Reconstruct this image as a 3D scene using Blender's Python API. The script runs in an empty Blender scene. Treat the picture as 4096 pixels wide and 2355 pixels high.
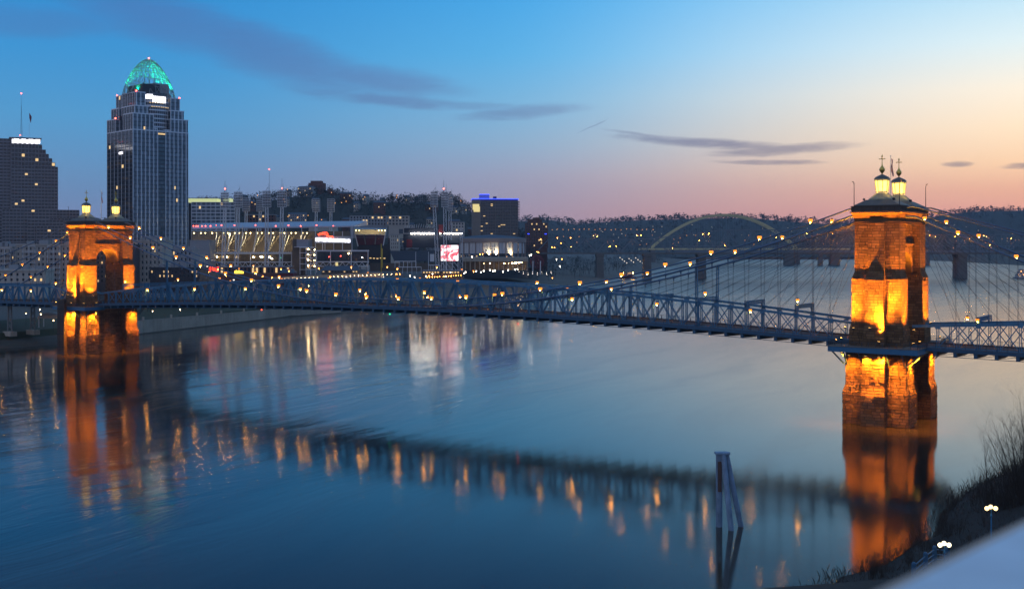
import bpy, math, random
from mathutils import Vector, Matrix
random.seed(7)
R = math.radians
sc = bpy.context.scene
col = sc.collection

# ------------------------------------------------------------------ camera
F, SY, HC = 4587.4, 979.25, 43.745          # focal length (px of a 4096 px frame), horizon row, eye height (m)
cd = bpy.data.cameras.new('camera'); cam = bpy.data.objects.new('camera', cd); col.objects.link(cam)
cam.location = (0, 0, HC); cam.rotation_euler = (R(90), 0, 0)
cd.sensor_width = 36; cd.lens = F/4096*36; cd.shift_y = -(1177.5-SY)/4096
cd.clip_start = .05; cd.clip_end = 40000
cd.dof.use_dof = True; cd.dof.focus_distance = 330; cd.dof.aperture_fstop = 3.6
sc.camera = cam

# ------------------------------------------------------------------ render settings
sc.view_settings.view_transform = 'Standard'; sc.view_settings.look = 'None'
sc.view_settings.exposure = 0.13; sc.view_settings.gamma = 1.0
sc.cycles.use_denoising = True
sc.cycles.max_bounces = 6; sc.cycles.diffuse_bounces = 2; sc.cycles.glossy_bounces = 3
sc.cycles.transmission_bounces = 4; sc.cycles.volume_bounces = 0; sc.cycles.transparent_max_bounces = 6
sc.cycles.sample_clamp_indirect = 6.0
sc.cycles.use_light_tree = True

def srgb(r, g, b):
    return tuple(((c/255)/12.92 if c/255 <= .04045 else ((c/255+.055)/1.055)**2.4) for c in (r, g, b)) + (1,)

# ------------------------------------------------------------------ dusk sky
W = bpy.data.worlds.new('World'); sc.world = W; W.use_nodes = True
class NT:
    def __init__(s, tree): s.t = tree; s.n = tree.nodes; s.l = tree.links
    def put(s, sock, v):
        if v is None: return
        if hasattr(v, 'is_output') or isinstance(v, bpy.types.NodeSocket): s.l.new(v, sock)
        else: sock.default_value = v
    def m(s, op, a, b=None, c=None, clamp=False):
        n = s.n.new('ShaderNodeMath'); n.operation = op; n.use_clamp = clamp
        for i, v in enumerate((a, b, c)): s.put(n.inputs[i], v)
        return n.outputs[0]
    def v(s, op, a, b=None):
        n = s.n.new('ShaderNodeVectorMath'); n.operation = op
        s.put(n.inputs[0], a); s.put(n.inputs[1], b)
        return n.outputs[0]
    def sep(s, a):
        n = s.n.new('ShaderNodeSeparateXYZ'); s.put(n.inputs[0], a); return n.outputs
    def comb(s, x, y, z=0.0):
        n = s.n.new('ShaderNodeCombineXYZ')
        for i, q in enumerate((x, y, z)): s.put(n.inputs[i], q)
        return n.outputs[0]
    def mix(s, f, a, b, mode='MIX'):
        n = s.n.new('ShaderNodeMix'); n.data_type = 'RGBA'; n.blend_type = mode; n.clamp_factor = True
        s.put(n.inputs[0], f); s.put(n.inputs[6], a); s.put(n.inputs[7], b)
        return n.outputs[2]
    def ramp(s, f, stops, interp='LINEAR'):
        n = s.n.new('ShaderNodeValToRGB'); s.put(n.inputs[0], f); e = n.color_ramp.elements
        n.color_ramp.interpolation = interp
        while len(e) < len(stops): e.new(.5)
        for el, (p, c) in zip(e, stops): el.position = p; el.color = c
        return n.outputs[0]
    def noise(s, vec, scale=1, detail=4, rough=.5, dist=0, out=0):
        n = s.n.new('ShaderNodeTexNoise'); s.put(n.inputs['Vector'], vec)
        n.inputs['Scale'].default_value = scale; n.inputs['Detail'].default_value = detail
        n.inputs['Roughness'].default_value = rough; n.inputs['Distortion'].default_value = dist
        return n.outputs[out]
    def smooth(s, x, a, b):
        n = s.n.new('ShaderNodeMapRange'); n.interpolation_type = 'SMOOTHSTEP'
        s.put(n.inputs[0], x); n.inputs[1].default_value = a; n.inputs[2].default_value = b
        return n.outputs[0]

def build_sky():
    t = NT(W.node_tree); t.n.clear()
    out = t.n.new('ShaderNodeOutputWorld'); bg = t.n.new('ShaderNodeBackground')
    t.l.new(bg.outputs[0], out.inputs[0])
    tc = t.n.new('ShaderNodeTexCoord')
    d = t.v('NORMALIZE', tc.outputs['Generated'])
    x, y, z = t.sep(d)
    az = t.m('MULTIPLY', t.m('ARCTAN2', x, y), 180/math.pi)             # degrees, 0 = north-east down the river
    el = t.m('MULTIPLY', t.m('ARCSINE', t.m('MAXIMUM', t.m('MINIMUM', z, 1.), 0.)), 180/math.pi)
    f = t.m('SQRT', t.m('DIVIDE', el, 90))
    def st(*l): return [(math.sqrt(e/90), srgb(*c)) for e, c in l]
    left = t.ramp(f, st((0, (112, 122, 158)), (1.6, (110, 130, 168)), (3.4, (97, 137, 178)), (6, (78, 143, 190)), (9, (58, 137, 194)), (12.5, (44, 128, 192)), (17, (28, 88, 148)), (25, (36, 94, 152)), (45, (84, 124, 172)), (90, (112, 140, 178))))
    mid = t.ramp(f, st((0, (152, 132, 152)), (1.6, (170, 142, 152)), (3.4, (166, 158, 172)), (5, (150, 172, 192)), (7.2, (126, 178, 210)), (9.4, (96, 174, 220)), (12.5, (72, 162, 220)), (17, (36, 104, 166)), (25, (42, 100, 158)), (45, (90, 128, 174)), (90, (112, 140, 178))))
    right = t.ramp(f, st((0, (200, 134, 132)), (1.5, (226, 156, 136)), (2.6, (240, 178, 142)), (3.8, (250, 206, 162)), (5.4, (251, 222, 186)), (7.2, (244, 230, 208)), (9.3, (214, 228, 229)), (12.5, (162, 208, 232)), (17, (108, 166, 208)), (25, (70, 128, 180)), (45, (100, 134, 174)), (90, (112, 140, 178))))
    da = t.m('ABSOLUTE', t.m('SUBTRACT', az, 38))
    da = t.m('MINIMUM', da, t.m('SUBTRACT', 360, da))
    c = t.mix(t.smooth(da, 10, 40), right, mid)
    c = t.mix(t.smooth(da, 26, 58), c, left)
    # anti-twilight arch (pink belt) over the dark side of the sky, behind the camera
    back = t.ramp(f, st((0, (112, 124, 156)), (4, (138, 138, 164)), (10, (158, 150, 170)), (18, (146, 152, 178)), (32, (118, 144, 182)), (55, (112, 140, 178)), (90, (112, 140, 178))))
    c = t.mix(t.smooth(da, 74, 125), c, back)
    # thin altocumulus bands: each an ellipse in the sky (azimuth, elevation, half length, half height, tilt, density)
    p = t.comb(az, el)
    w = t.v('SUBTRACT', t.noise(t.v('MULTIPLY', p, (.16, .55, 1)), 1, 4, .55, 0, 1), (.5, .5, .5))
    fine = t.noise(t.v('MULTIPLY', p, (.45, 3.2, 1)), 1, 7, .66, 1.1)
    clouds = [(-16.2, 10.4, 5.4, 1.3, -10, .75, 1), (-12.0, 9.3, 6.4, 1.35, -16, .85, 1), (-7.6, 8.3, 5.4, .75, -8, .8, 1), (-22.5, 10.1, 5, .8, 3, .5, 1),
              (-6.2, 7.2, 4.4, .36, -5, .75, 2), (-8.6, 7.45, 2.6, .26, -3, .6, 2), (.6, 6.55, 3.2, .34, 4, .6, 2), (-2.6, 6.9, 4, .2, -3, .45, 2),
              (9.6, 5.05, 4.6, .26, -5, .9, 2), (13.4, 4.62, 3.6, .26, 2, .85, 2), (12.6, 4.05, 2.6, .13, -2, .75, 2), (6.8, 5.45, 2.2, .09, -7, .6, 2), (4, 5.9, .9, .035, 21, .6, 2),
              (21.2, 3.72, .75, .14, 0, .8, 2), (24.2, 3.6, 1.2, .14, 2, .8, 2)]
    dens = None
    qk = {1: t.v('ADD', p, t.v('MULTIPLY', w, (2.0, .9, 0))), 2: t.v('ADD', p, t.v('MULTIPLY', w, (1.0, .5, 0)))}
    fk = {k: t.m('MULTIPLY_ADD', fine, a_, 1-a_/2) for k, a_ in ((1, .8), (2, 1.9))}
    def dot(q, vec):
        n = t.n.new('ShaderNodeVectorMath'); n.operation = 'DOT_PRODUCT'; t.l.new(q, n.inputs[0]); n.inputs[1].default_value = vec
        return n.outputs['Value']
    for (a0, e0, la, lb, tilt, k, kind) in clouds:
        q = t.v('SUBTRACT', qk[kind], (a0, e0, 0)); ct, sn = math.cos(R(tilt)), math.sin(R(tilt))
        ux = dot(q, (ct/la, sn/la, 0)); uy = dot(q, (-sn/lb, ct/lb, 0))
        g = t.m('SUBTRACT', fk[kind], t.m('MULTIPLY_ADD', ux, ux, t.m('MULTIPLY', uy, uy)))
        g = t.m('MULTIPLY', t.smooth(g, -.5, 1.25), k)
        dens = g if dens is None else t.m('MAXIMUM', dens, g)
    shade = t.mix(1, c, t.mix(t.smooth(el, 4, 9), (.42, .45, .56, 1), (.88, .66, .74, 1)), 'MULTIPLY')
    shade = t.mix(.28, shade, srgb(106, 112, 152))
    c = t.mix(dens, c, shade)
    t.l.new(c, bg.inputs[0]); bg.inputs[1].default_value = 1.16
build_sky()
W.cycles.sampling_method = 'MANUAL'; W.cycles.sample_map_resolution = 512

# ------------------------------------------------------------------ helpers
def at(px, py, Y): return Vector(((px-2048)/F*Y, Y, HC-(py-SY)/F*Y))
def wx(px, Y): return (px-2048)/F*Y
def wz(py, Y): return HC-(py-SY)/F*Y
UC, VC, YAW = 408.67, 290.573, .60879
cY, sY = math.cos(YAW), math.sin(YAW)
BM = Matrix.Translation((-cY*UC+sY*VC, sY*UC+cY*VC, 0)) @ Matrix.Rotation(-YAW, 4, 'Z')   # bridge frame: x along the deck, -y down-river
def on_plane(px, py, v):                       # point of the vertical plane v metres west of the bridge axis
    t_ = (px-2048)/F; dv = v-VC
    du = (-t_*cY*dv+sY*dv)/(cY+t_*sY); Z = -sY*du-cY*dv
    return UC+du, HC-(py-SY)/F*Z

class MB:
    def __init__(s): s.v = []; s.f = []; s.mi = []
    def poly(s, pts, faces, m=0):
        n = len(s.v); s.v += [tuple(p) for p in pts]
        for f in faces: s.f.append(tuple(i+n for i in f)); s.mi.append(m)
        return s
    def box(s, x0, x1, y0, y1, z0, z1, m=0):
        s.poly([(x0,y0,z0),(x1,y0,z0),(x1,y1,z0),(x0,y1,z0),(x0,y0,z1),(x1,y0,z1),(x1,y1,z1),(x0,y1,z1)],
               [(3,2,1,0),(4,5,6,7),(0,1,5,4),(1,2,6,5),(2,3,7,6),(3,0,4,7)], m)
        return s
    def loft(s, a, b, m=0):                    # two rings of equal count, closed body
        n = len(a); s.poly(list(a)+list(b), [tuple(range(n-1,-1,-1)), tuple(range(n,2*n))]+[(i,(i+1)%n,n+(i+1)%n,n+i) for i in range(n)], m); return s
    def rings(s, rs, m=0, cap=True):
        n = len(rs[0]); pts = [p for r in rs for p in r]; fs = []
        for k in range(len(rs)-1):
            fs += [(k*n+i, k*n+(i+1)%n, (k+1)*n+(i+1)%n, (k+1)*n+i) for i in range(n)]
        if cap: fs += [tuple(range(n-1,-1,-1)), tuple(range((len(rs)-1)*n, len(rs)*n))]
        s.poly(pts, fs, m); return s
    def bar(s, p0, p1, w, h, m=0, up=(0,0,1)):
        p0, p1 = Vector(p0), Vector(p1); d = p1-p0
        if d.length < 1e-6: return s
        d.normalize(); u = Vector(up)
        if abs(d.dot(u)) > .98: u = Vector((0,1,0)) if abs(d.y) < .9 else Vector((1,0,0))
        a = d.cross(u).normalized()*(w/2); b = a.cross(d).normalized()*(h/2)
        s.loft([p0-a-b, p0+a-b, p0+a+b, p0-a+b][::-1], [p1-a-b, p1+a-b, p1+a+b, p1-a+b][::-1], m); return s
    def tube(s, p0, p1, r0, r1=None, n=6, m=0):
        r1 = r0 if r1 is None else r1
        p0, p1 = Vector(p0), Vector(p1); d = (p1-p0)
        if d.length < 1e-6: return s
        d.normalize(); u = Vector((0,0,1)) if abs(d.z) < .9 else Vector((1,0,0))
        a = d.cross(u).normalized(); b = d.cross(a)
        c = [(math.cos(2*math.pi*i/n), math.sin(2*math.pi*i/n)) for i in range(n)]
        s.loft([p0+(a*x+b*y)*r0 for x, y in c], [p1+(a*x+b*y)*r1 for x, y in c], m); return s
    def path(s, pts, r, n=6, m=0):             # swept tube
        pts = [Vector(p) for p in pts]; rs = []
        for i, p in enumerate(pts):
            d = (pts[min(i+1, len(pts)-1)]-pts[max(i-1, 0)]).normalized()
            u = Vector((0,0,1)) if abs(d.z) < .9 else Vector((1,0,0))
            a = d.cross(u).normalized(); b = d.cross(a)
            rr = r if not isinstance(r, (list, tuple)) else r[i]
            rs.append([p+(a*math.cos(2*math.pi*k/n)+b*math.sin(2*math.pi*k/n))*rr for k in range(n)])
        s.rings(rs, m); return s
    def lathe(s, prof, n=12, c=(0,0,0), m=0, ph=0):
        s.rings([[(c[0]+r*math.cos(2*math.pi*i/n+ph), c[1]+r*math.sin(2*math.pi*i/n+ph), c[2]+z) for i in range(n)] for r, z in prof], m); return s
    def ball(s, c, r, n=8, k=5, m=0, sz=1):
        return s.lathe([(max(.02*r, r*math.sin(math.pi*i/k)), -r*sz*math.cos(math.pi*i/k)) for i in range(k+1)], n, c, m)
    def add(s, o, M=None):
        n = len(s.v); s.v += [tuple(M@Vector(p)) for p in o.v] if M else o.v
        s.f += [tuple(i+n for i in f) for f in o.f]; s.mi += o.mi; return s
    def mesh(s, name, mats):
        me = bpy.data.meshes.new(name); me.from_pydata(s.v, [], s.f)
        for m_ in (mats if isinstance(mats, (list, tuple)) else [mats]): me.materials.append(m_)
        if any(s.mi): me.polygons.foreach_set('material_index', s.mi)
        me.update(); return me
    def build(s, name, mats, parent=None, smooth=False, M=None, **kw):
        me = s.mesh(name, mats)
        if smooth: me.polygons.foreach_set('use_smooth', [True]*len(me.polygons))
        return link(name, me, parent, M, **kw)

def link(name, me, parent=None, M=None, label=None, cat=None, group=None, kind=None):
    o = bpy.data.objects.new(name, me); col.objects.link(o)
    if parent is not None: o.parent = parent
    if M is not None: o.matrix_local = M
    if label: o['label'] = label
    if cat: o['category'] = cat
    if group: o['group'] = group
    if kind: o['kind'] = kind
    return o
def thing(name, label, cat, M=None, loc=None, group=None):
    o = link(name, None, None, M if M is not None else Matrix.Translation(loc or (0,0,0)), label, cat, group)
    o.empty_display_size = .5
    return o
def copy_tree(o, M=None, parent=None, label=None, group=None):
    c = o.copy(); col.objects.link(c); c.parent = parent
    if M is not None: c.matrix_local = M
    if label: c['label'] = label
    if group: c['group'] = group
    for ch in o.children: copy_tree(ch, None, c)
    return c

# ------------------------------------------------------------------ materials
def mat(name, color, rough=.7, metal=0, vary=.25, scale=.6, bump=0., bscale=4., island=0., spec=.5, streak=0., coat=0):
    m = bpy.data.materials.new(name); m.use_nodes = True; t = NT(m.node_tree)
    b = m.node_tree.nodes['Principled BSDF']
    tc = t.n.new('ShaderNodeTexCoord'); g = t.n.new('ShaderNodeNewGeometry'); oi = t.n.new('ShaderNodeObjectInfo')
    c = tuple(color)+(1,) if len(color) == 3 else color
    n = t.noise(tc.outputs['Object'], scale, 5, .6)
    k = t.m('ADD', t.m('MULTIPLY', t.m('SUBTRACT', n, .5), 2.2*vary), 1)
    if streak:
        n2 = t.noise(t.v('MULTIPLY', tc.outputs['Object'], (1.4, 1.4, .06)), 1, 4, .6)
        k = t.m('MULTIPLY', k, t.m('ADD', t.m('MULTIPLY', t.m('SUBTRACT', n2, .5), 2*streak), 1))
    if island:
        r = t.m('ADD', g.outputs['Random Per Island'], oi.outputs['Random'])
        r = t.m('FRACT', r)
        k = t.m('MULTIPLY', k, t.m('ADD', t.m('MULTIPLY', t.m('SUBTRACT', r, .5), 2*island), 1))
    cc = t.mix(1, c, t.comb(k, k, k), 'MULTIPLY')
    t.l.new(cc, b.inputs['Base Color'])
    rr = t.m('ADD', rough, t.m('MULTIPLY', t.m('SUBTRACT', n, .5), .25), clamp=True)
    t.l.new(rr, b.inputs['Roughness']); b.inputs['Metallic'].default_value = metal
    b.inputs['Specular IOR Level'].default_value = spec
    if bump:
        bn = t.n.new('ShaderNodeBump'); bn.inputs['Strength'].default_value = 1; bn.inputs['Distance'].default_value = bump
        t.l.new(t.noise(tc.outputs['Object'], bscale, 6, .65), bn.inputs['Height']); t.l.new(bn.outputs[0], b.inputs['Normal'])
    return m
def glow(name, color, strength, base=None):
    m = bpy.data.materials.new(name); m.use_nodes = True; b = m.node_tree.nodes['Principled BSDF']
    b.inputs['Base Color'].default_value = tuple(base or [min(1, c*.6) for c in color[:3]])+(1,)
    b.inputs['Emission Color'].default_value = tuple(color[:3])+(1,); b.inputs['Emission Strength'].default_value = strength
    b.inputs['Roughness'].default_value = .4
    return m
M_ = {}
M_['stone'] = mat('sandstone', (.165, .1, .052), .9, 0, .45, .3, .05, 2.0, .3, .2, .25)
M_['core'] = mat('mortar', (.06, .042, .03), .95, 0, .3, .5, .02, 3)
M_['dark_stone'] = mat('sooty_stone', (.085, .07, .06), .9, 0, .4, .5, .03, 2, .2)
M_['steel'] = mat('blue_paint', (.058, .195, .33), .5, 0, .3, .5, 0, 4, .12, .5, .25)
M_['steel_dark'] = mat('dark_blue_paint', (.03, .1, .18), .55, 0, .35, .6, 0, 4, .1)  # darker blue for under-deck members, brackets and the bank railing
M_['girder'] = mat('blue_girder_paint', (.035, .17, .32), .45, 0, .2, .4)
M_['cable'] = mat('cable_wrap', (.075, .14, .23), .5, 0, .2, .4)
M_['wire'] = mat('wire_rope', (.06, .07, .09), .6, .3, .2, .6)
M_['road'] = mat('roadway', (.12, .07, .055), .85, 0, .35, .3, .01, 3)
M_['plank'] = mat('walkway', (.2, .17, .14), .85, 0, .35, .5, .01, 3)
M_['rail'] = mat('rail_paint', (.05, .06, .075), .6, 0, .2, .8)
M_['roof'] = mat('lead_roof', (.10, .105, .10), .6, 0, .35, .6, .01, 2)
M_['gold'] = mat('gilding', (.72, .5, .12), .32, 1, .2, 1.5)
M_['lantern'] = mat('cream_lantern_paint', (.72, .66, .42), .5, 0, .2, 1)
M_['amber'] = glow('amber_lamp', (1, .42, .06), 210)
M_['warm'] = glow('warm_lamp', (1, .68, .32), 80)
M_['white'] = glow('white_lamp', (1, .88, .72), 30)
M_['red'] = glow('red_lamp', (1, .08, .05), 14)
M_['fixture'] = mat('fixture_metal', (.05, .05, .055), .5, .6, .2, 2)
# ================================================================== river
def water_mat():
    m = bpy.data.materials.new('river_water'); m.use_nodes = True; t = NT(m.node_tree); b = t.n['Principled BSDF']
    tc = t.n.new('ShaderNodeTexCoord')
    rot = t.n.new('ShaderNodeVectorRotate'); rot.rotation_type = 'Z_AXIS'; rot.inputs['Angle'].default_value = YAW-R(8)
    t.l.new(tc.outputs['Object'], rot.inputs['Vector']); p = rot.outputs[0]     # y along the current
    warp = t.v('MULTIPLY', t.v('SUBTRACT', t.noise(p, .012, 3, .5, 0, 1), (.5, .5, .5)), (34, 34, 0))
    q = t.v('ADD', p, warp)
    swirl = t.noise(t.v('MULTIPLY', q, (.075, .011, 1)), 1, 5, .6, .8)        # long drawn-out boils of the current
    band = t.noise(t.v('MULTIPLY', q, (.02, .004, 1)), 1, 3, .5, .4)
    rip = t.noise(t.v('MULTIPLY', p, (.5, .16, 1)), 1, 4, .6)
    fine = t.noise(t.v('MULTIPLY', p, (1.9, .9, 1)), 1, 3, .6)
    mid = t.smooth(t.sep(p)[0], -70, -230)                                    # slack water by the near bank, current in mid-river
    calm = t.smooth(t.noise(t.v('MULTIPLY', q, (.006, .0026, 1)), 1, 2, .5), .42, .66)
    streak = t.noise(t.v('MULTIPLY', q, (.3, .022, 1)), 1, 4, .6, .5)
    h = t.m('ADD', t.m('MULTIPLY', t.m('ADD', t.m('MULTIPLY', swirl, .55), t.m('MULTIPLY', streak, .17)), t.m('MULTIPLY_ADD', t.m('MULTIPLY', calm, mid), .75, t.m('MULTIPLY_ADD', mid, .1, .02))), t.m('ADD', t.m('MULTIPLY', rip, .014), t.m('MULTIPLY', fine, .005)))
    bp = t.n.new('ShaderNodeBump'); bp.inputs['Strength'].default_value = 1; bp.inputs['Distance'].default_value = .55
    t.l.new(h, bp.inputs['Height']); t.l.new(bp.outputs[0], b.inputs['Normal'])
    k = t.smooth(swirl, .35, .7)
    b.inputs['Base Color'].default_value = (.018, .022, .024, 1)
    t.l.new(t.mix(t.smooth(band, .35, .65), (.01, .0105, .0105, 1), (.05, .04, .028, 1)), b.inputs['Base Color'])
    t.l.new(t.m('ADD', t.m('MULTIPLY_ADD', t.smooth(t.sep(tc.outputs['Object'])[1], 420, 1300), .24, .05), t.m('ADD', t.m('MULTIPLY', k, .05), t.m('MULTIPLY', band, .05))), b.inputs['Roughness'])
    b.inputs['IOR'].default_value = 1.333
    return m
M_['water'] = water_mat()
MB().poly([(-3000, -40, 0), (9000, -40, 0), (9000, 5400, 0), (-3000, 5400, 0)], [(0, 1, 2, 3)]).build('river', M_['water'], kind='structure')

# ================================================================== bridge towers
LOW = [(-4, 8, 12.5), (7.6, 8, 12.5), (9.5, 7.4, 12.0), (17.7, 7.4, 12.0)]
UPP = [(17.7, 6.6, 12.0), (22.9, 6.55, 12.0), (24.9, 6.0, 11.8), (35.5, 6.0, 11.8), (37.1, 5.4, 11.25), (49.1, 5.4, 11.25)]
BUT_L = [(-4, 2.9, 2.1), (7.2, 2.9, 2.1), (9.2, 2.7, 1.9), (14.6, 2.7, 1.9), (15.0, 2.8, 2.0), (17.7, 2.8, 2.0)]
BUT_U = [(17.7, 2.6, 1.7), (22.9, 2.6, 1.6), (24.9, 2.3, 1.5), (35.3, 2.3, 1.5), (37.4, 1.95, .55), (49.1, 1.95, .55)]
VIN = 6.3
def interp(tab, z, i):
    for a, b in zip(tab, tab[1:]):
        if a[0] <= z <= b[0]: return a[i]+(b[i]-a[i])*(z-a[0])/(b[0]-a[0])
    return tab[-1][i]
M_['dome'] = mat('dome_paint', (.3, .28, .18), .6, 0, .3, .8)
UNIT_BLOCKS = []
for q in range(5):
    rr = random.Random(q); c = lambda a: a+rr.uniform(-.25, .25)*.12
    pts = [(0,0,0),(1,0,0),(1,0,1),(0,0,1),(.05,1,.09),(.95,c(1),.09),(.95,c(.92),.91),(.05,c(1.02),.91)]
    UNIT_BLOCKS.append((pts, [(4,5,6,7),(0,1,5,4),(1,2,6,5),(2,3,7,6),(3,0,4,7)]))
UNIT_MESH = []
def unit_mesh(i):
    while len(UNIT_MESH) < 5:
        b = MB(); b.poly(*UNIT_BLOCKS[len(UNIT_MESH)]); UNIT_MESH.append(b.mesh('stone', M_['stone']))
    return UNIT_MESH[i]
def blocks(A, B, C, D, rnd, ch=.68, lo=.85, hi=2.3, prd=(.05, .14), out=None, skip=None):
    """ashlar courses on the quad A B C D (bottom left, bottom right, top right, top left)"""
    A, B, C, D = map(Vector, (A, B, C, D)); n = (B-A).cross(D-A).normalized()
    H = ((D-A).length+(C-B).length)/2; rows = max(1, round(H/ch)); j = .022
    for r in range(rows):
        a0, a1 = A.lerp(D, r/rows), A.lerp(D, (r+1)/rows); b0, b1 = B.lerp(C, r/rows), B.lerp(C, (r+1)/rows)
        L = (b0-a0).length; x = 0
        first = True
        while x < L-.05:
            w = rnd.uniform(lo, hi)*(rnd.uniform(.4, .8) if first else 1); first = False
            if L-(x+w) < lo*.6: w = L-x
            p0, p1 = a0.lerp(b0, (x+j)/L), a0.lerp(b0, (x+w-j)/L); q0 = a1.lerp(b1, (x+j)/L)
            x += w
            ex = p1-p0; ez = (q0-p0); ez = ez*(1-2*j/ez.length); pr = rnd.uniform(*prd)
            M = Matrix(((ex.x, n.x*(pr+.06), ez.x, 0), (ex.y, n.y*(pr+.06), ez.y, 0), (ex.z, n.z*(pr+.06), ez.z, 0), (0, 0, 0, 1)))
            M.translation = p0+ez.normalized()*j-n*.06
            if skip and skip(p0, p1): continue
            out.append((M, rnd.randrange(5)))
def lantern(parent, y):
    t = link('lantern_turret', None, parent, Matrix.Translation((0, y, 0)))
    p8 = math.pi/8
    MB().lathe([(3.3, 54.7), (3.2, 55.0), (2.6, 55.5), (1.95, 56.05), (1.6, 56.35)], 16, m=0).build('dome_base', M_['dome'], t)
    f = MB().lathe([(1.5, 56.3), (1.52, 56.75), (1.36, 56.8), (1.36, 56.9)], 8, ph=p8).lathe([(1.62, 59.45), (1.86, 59.6), (1.9, 59.85), (1.62, 59.9)], 8, ph=p8)
    for i in range(8):
        a = 2*math.pi*i/8+p8
        f.bar((1.40*math.cos(a), 1.40*math.sin(a), 56.7), (1.66*math.cos(a), 1.66*math.sin(a), 59.55), .2, .2)
    f.build('frame', M_['lantern'], t)
    for i in range(8):
        a0, a1 = 2*math.pi*i/8+p8, 2*math.pi*(i+1)/8+p8
        g = lambda a, r, z: (r*math.cos(a), r*math.sin(a), z)
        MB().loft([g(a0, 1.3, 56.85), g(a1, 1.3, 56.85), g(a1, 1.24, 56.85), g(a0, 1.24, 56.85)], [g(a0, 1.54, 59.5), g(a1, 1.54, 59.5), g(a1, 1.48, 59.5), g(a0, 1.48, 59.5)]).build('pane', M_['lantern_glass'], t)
    MB().lathe([(1.95, 59.88), (1.8, 60.1), (1.5, 60.45), (.75, 60.8), (.22, 61.05)], 8, ph=p8).build('cap', M_['roof'], t)
    fn = link('finial', None, None) if False else None
    MB().lathe([(.2, 61.0), (.12, 61.25), (.3, 61.45), (.62, 61.9), (.7, 62.25), (.6, 62.6), (.34, 62.82), (.36, 62.95), (.2, 63.1), (.1, 63.6), (.07, 64.9)], 14).build('finial_ball', M_['gold'], t, True)
    c = MB().bar((-.62, 0, 64.85), (.62, 0, 64.85), .12, .14).bar((0, -.62, 64.85), (0, .62, 64.85), .12, .14).tube((0, 0, 64.7), (0, 0, 65.25), .08)
    for dx, dy in ((.66, 0), (-.66, 0), (0, .66), (0, -.66)): c.ball((dx, dy, 64.85), .14, 8, 5)
    c.lathe([(.06, 65.15), (.2, 65.45), (.12, 65.75), (.02, 66.0)], 8); c.build('cross', M_['gold'], t)
    return t
FLOOD = MB().box(-.28, .28, -.2, .2, -.22, .22).bar((0, .1, -.2), (0, .1, -.6), .12, .12).mesh('floodlight', M_['fixture'])
M_['flood_lens'] = glow('flood_lens', (1, .5, .1), 9)
FLOOD_LENS = MB().box(-.24, .24, -.225, -.202, -.18, .18).mesh('lens', M_['flood_lens'])
def flood(parent, p, target, watts, color=(1, .29, .009), size=100, lens=True, blend=1.0, rad=.25):
    p, target = Vector(p), Vector(target); d = (target-p).normalized()
    q = (-d).to_track_quat('Y', 'Z')
    o = link('floodlight', FLOOD, parent, Matrix.Translation(p) @ q.to_matrix().to_4x4())
    if lens: link('lens', FLOOD_LENS, o)
    l = bpy.data.lights.new('flood_beam', 'SPOT'); l.energy = watts; l.color = color; l.spot_size = R(size); l.spot_blend = blend; l.shadow_soft_size = rad
    lo = bpy.data.objects.new('flood_beam', l); col.objects.link(lo); lo.parent = o
    lo.location = (0, -.5, 0); lo.rotation_euler = (R(90), 0, 0)          # spot shines along -Z -> local -Y
    lo.rotation_euler = (R(-90), 0, 0)
    return o
for k_, c_, s_ in (('amber', (1, .3, .03), 1.55), ('warm', (1, .7, .36), 1.6), ('white', (1, .88, .72), 1.6)): M_[k_+'_glass'] = glow(k_+'_glass', c_, s_)
M_['lantern_glass'] = glow('lantern_glass', (1, .58, .08), 3.4, (.8, .7, .4))  # emission stands in for the floodlight falling on the turret panes

def railing(mb, pts, h=1.1, step=1.6, pick=.3):
    pts = [Vector(p) for p in pts]
    for a, b in zip(pts, pts[1:]):
        L = (b-a).length; up = Vector((0, 0, 1))
        mb.bar(a+up*h, b+up*h, .08, .07); mb.bar(a+up*.15, b+up*.15, .05, .05)
        n = max(1, round(L/step))
        for i in range(n+1): q = a.lerp(b, i/n); mb.bar(q, q+up*(h+.05), .1, .1)
        if pick:
            n = int(L/pick)
            for i in range(1, n): q = a.lerp(b, i/n); mb.bar(q+up*.15, q+up*h, .035, .035)

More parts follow.
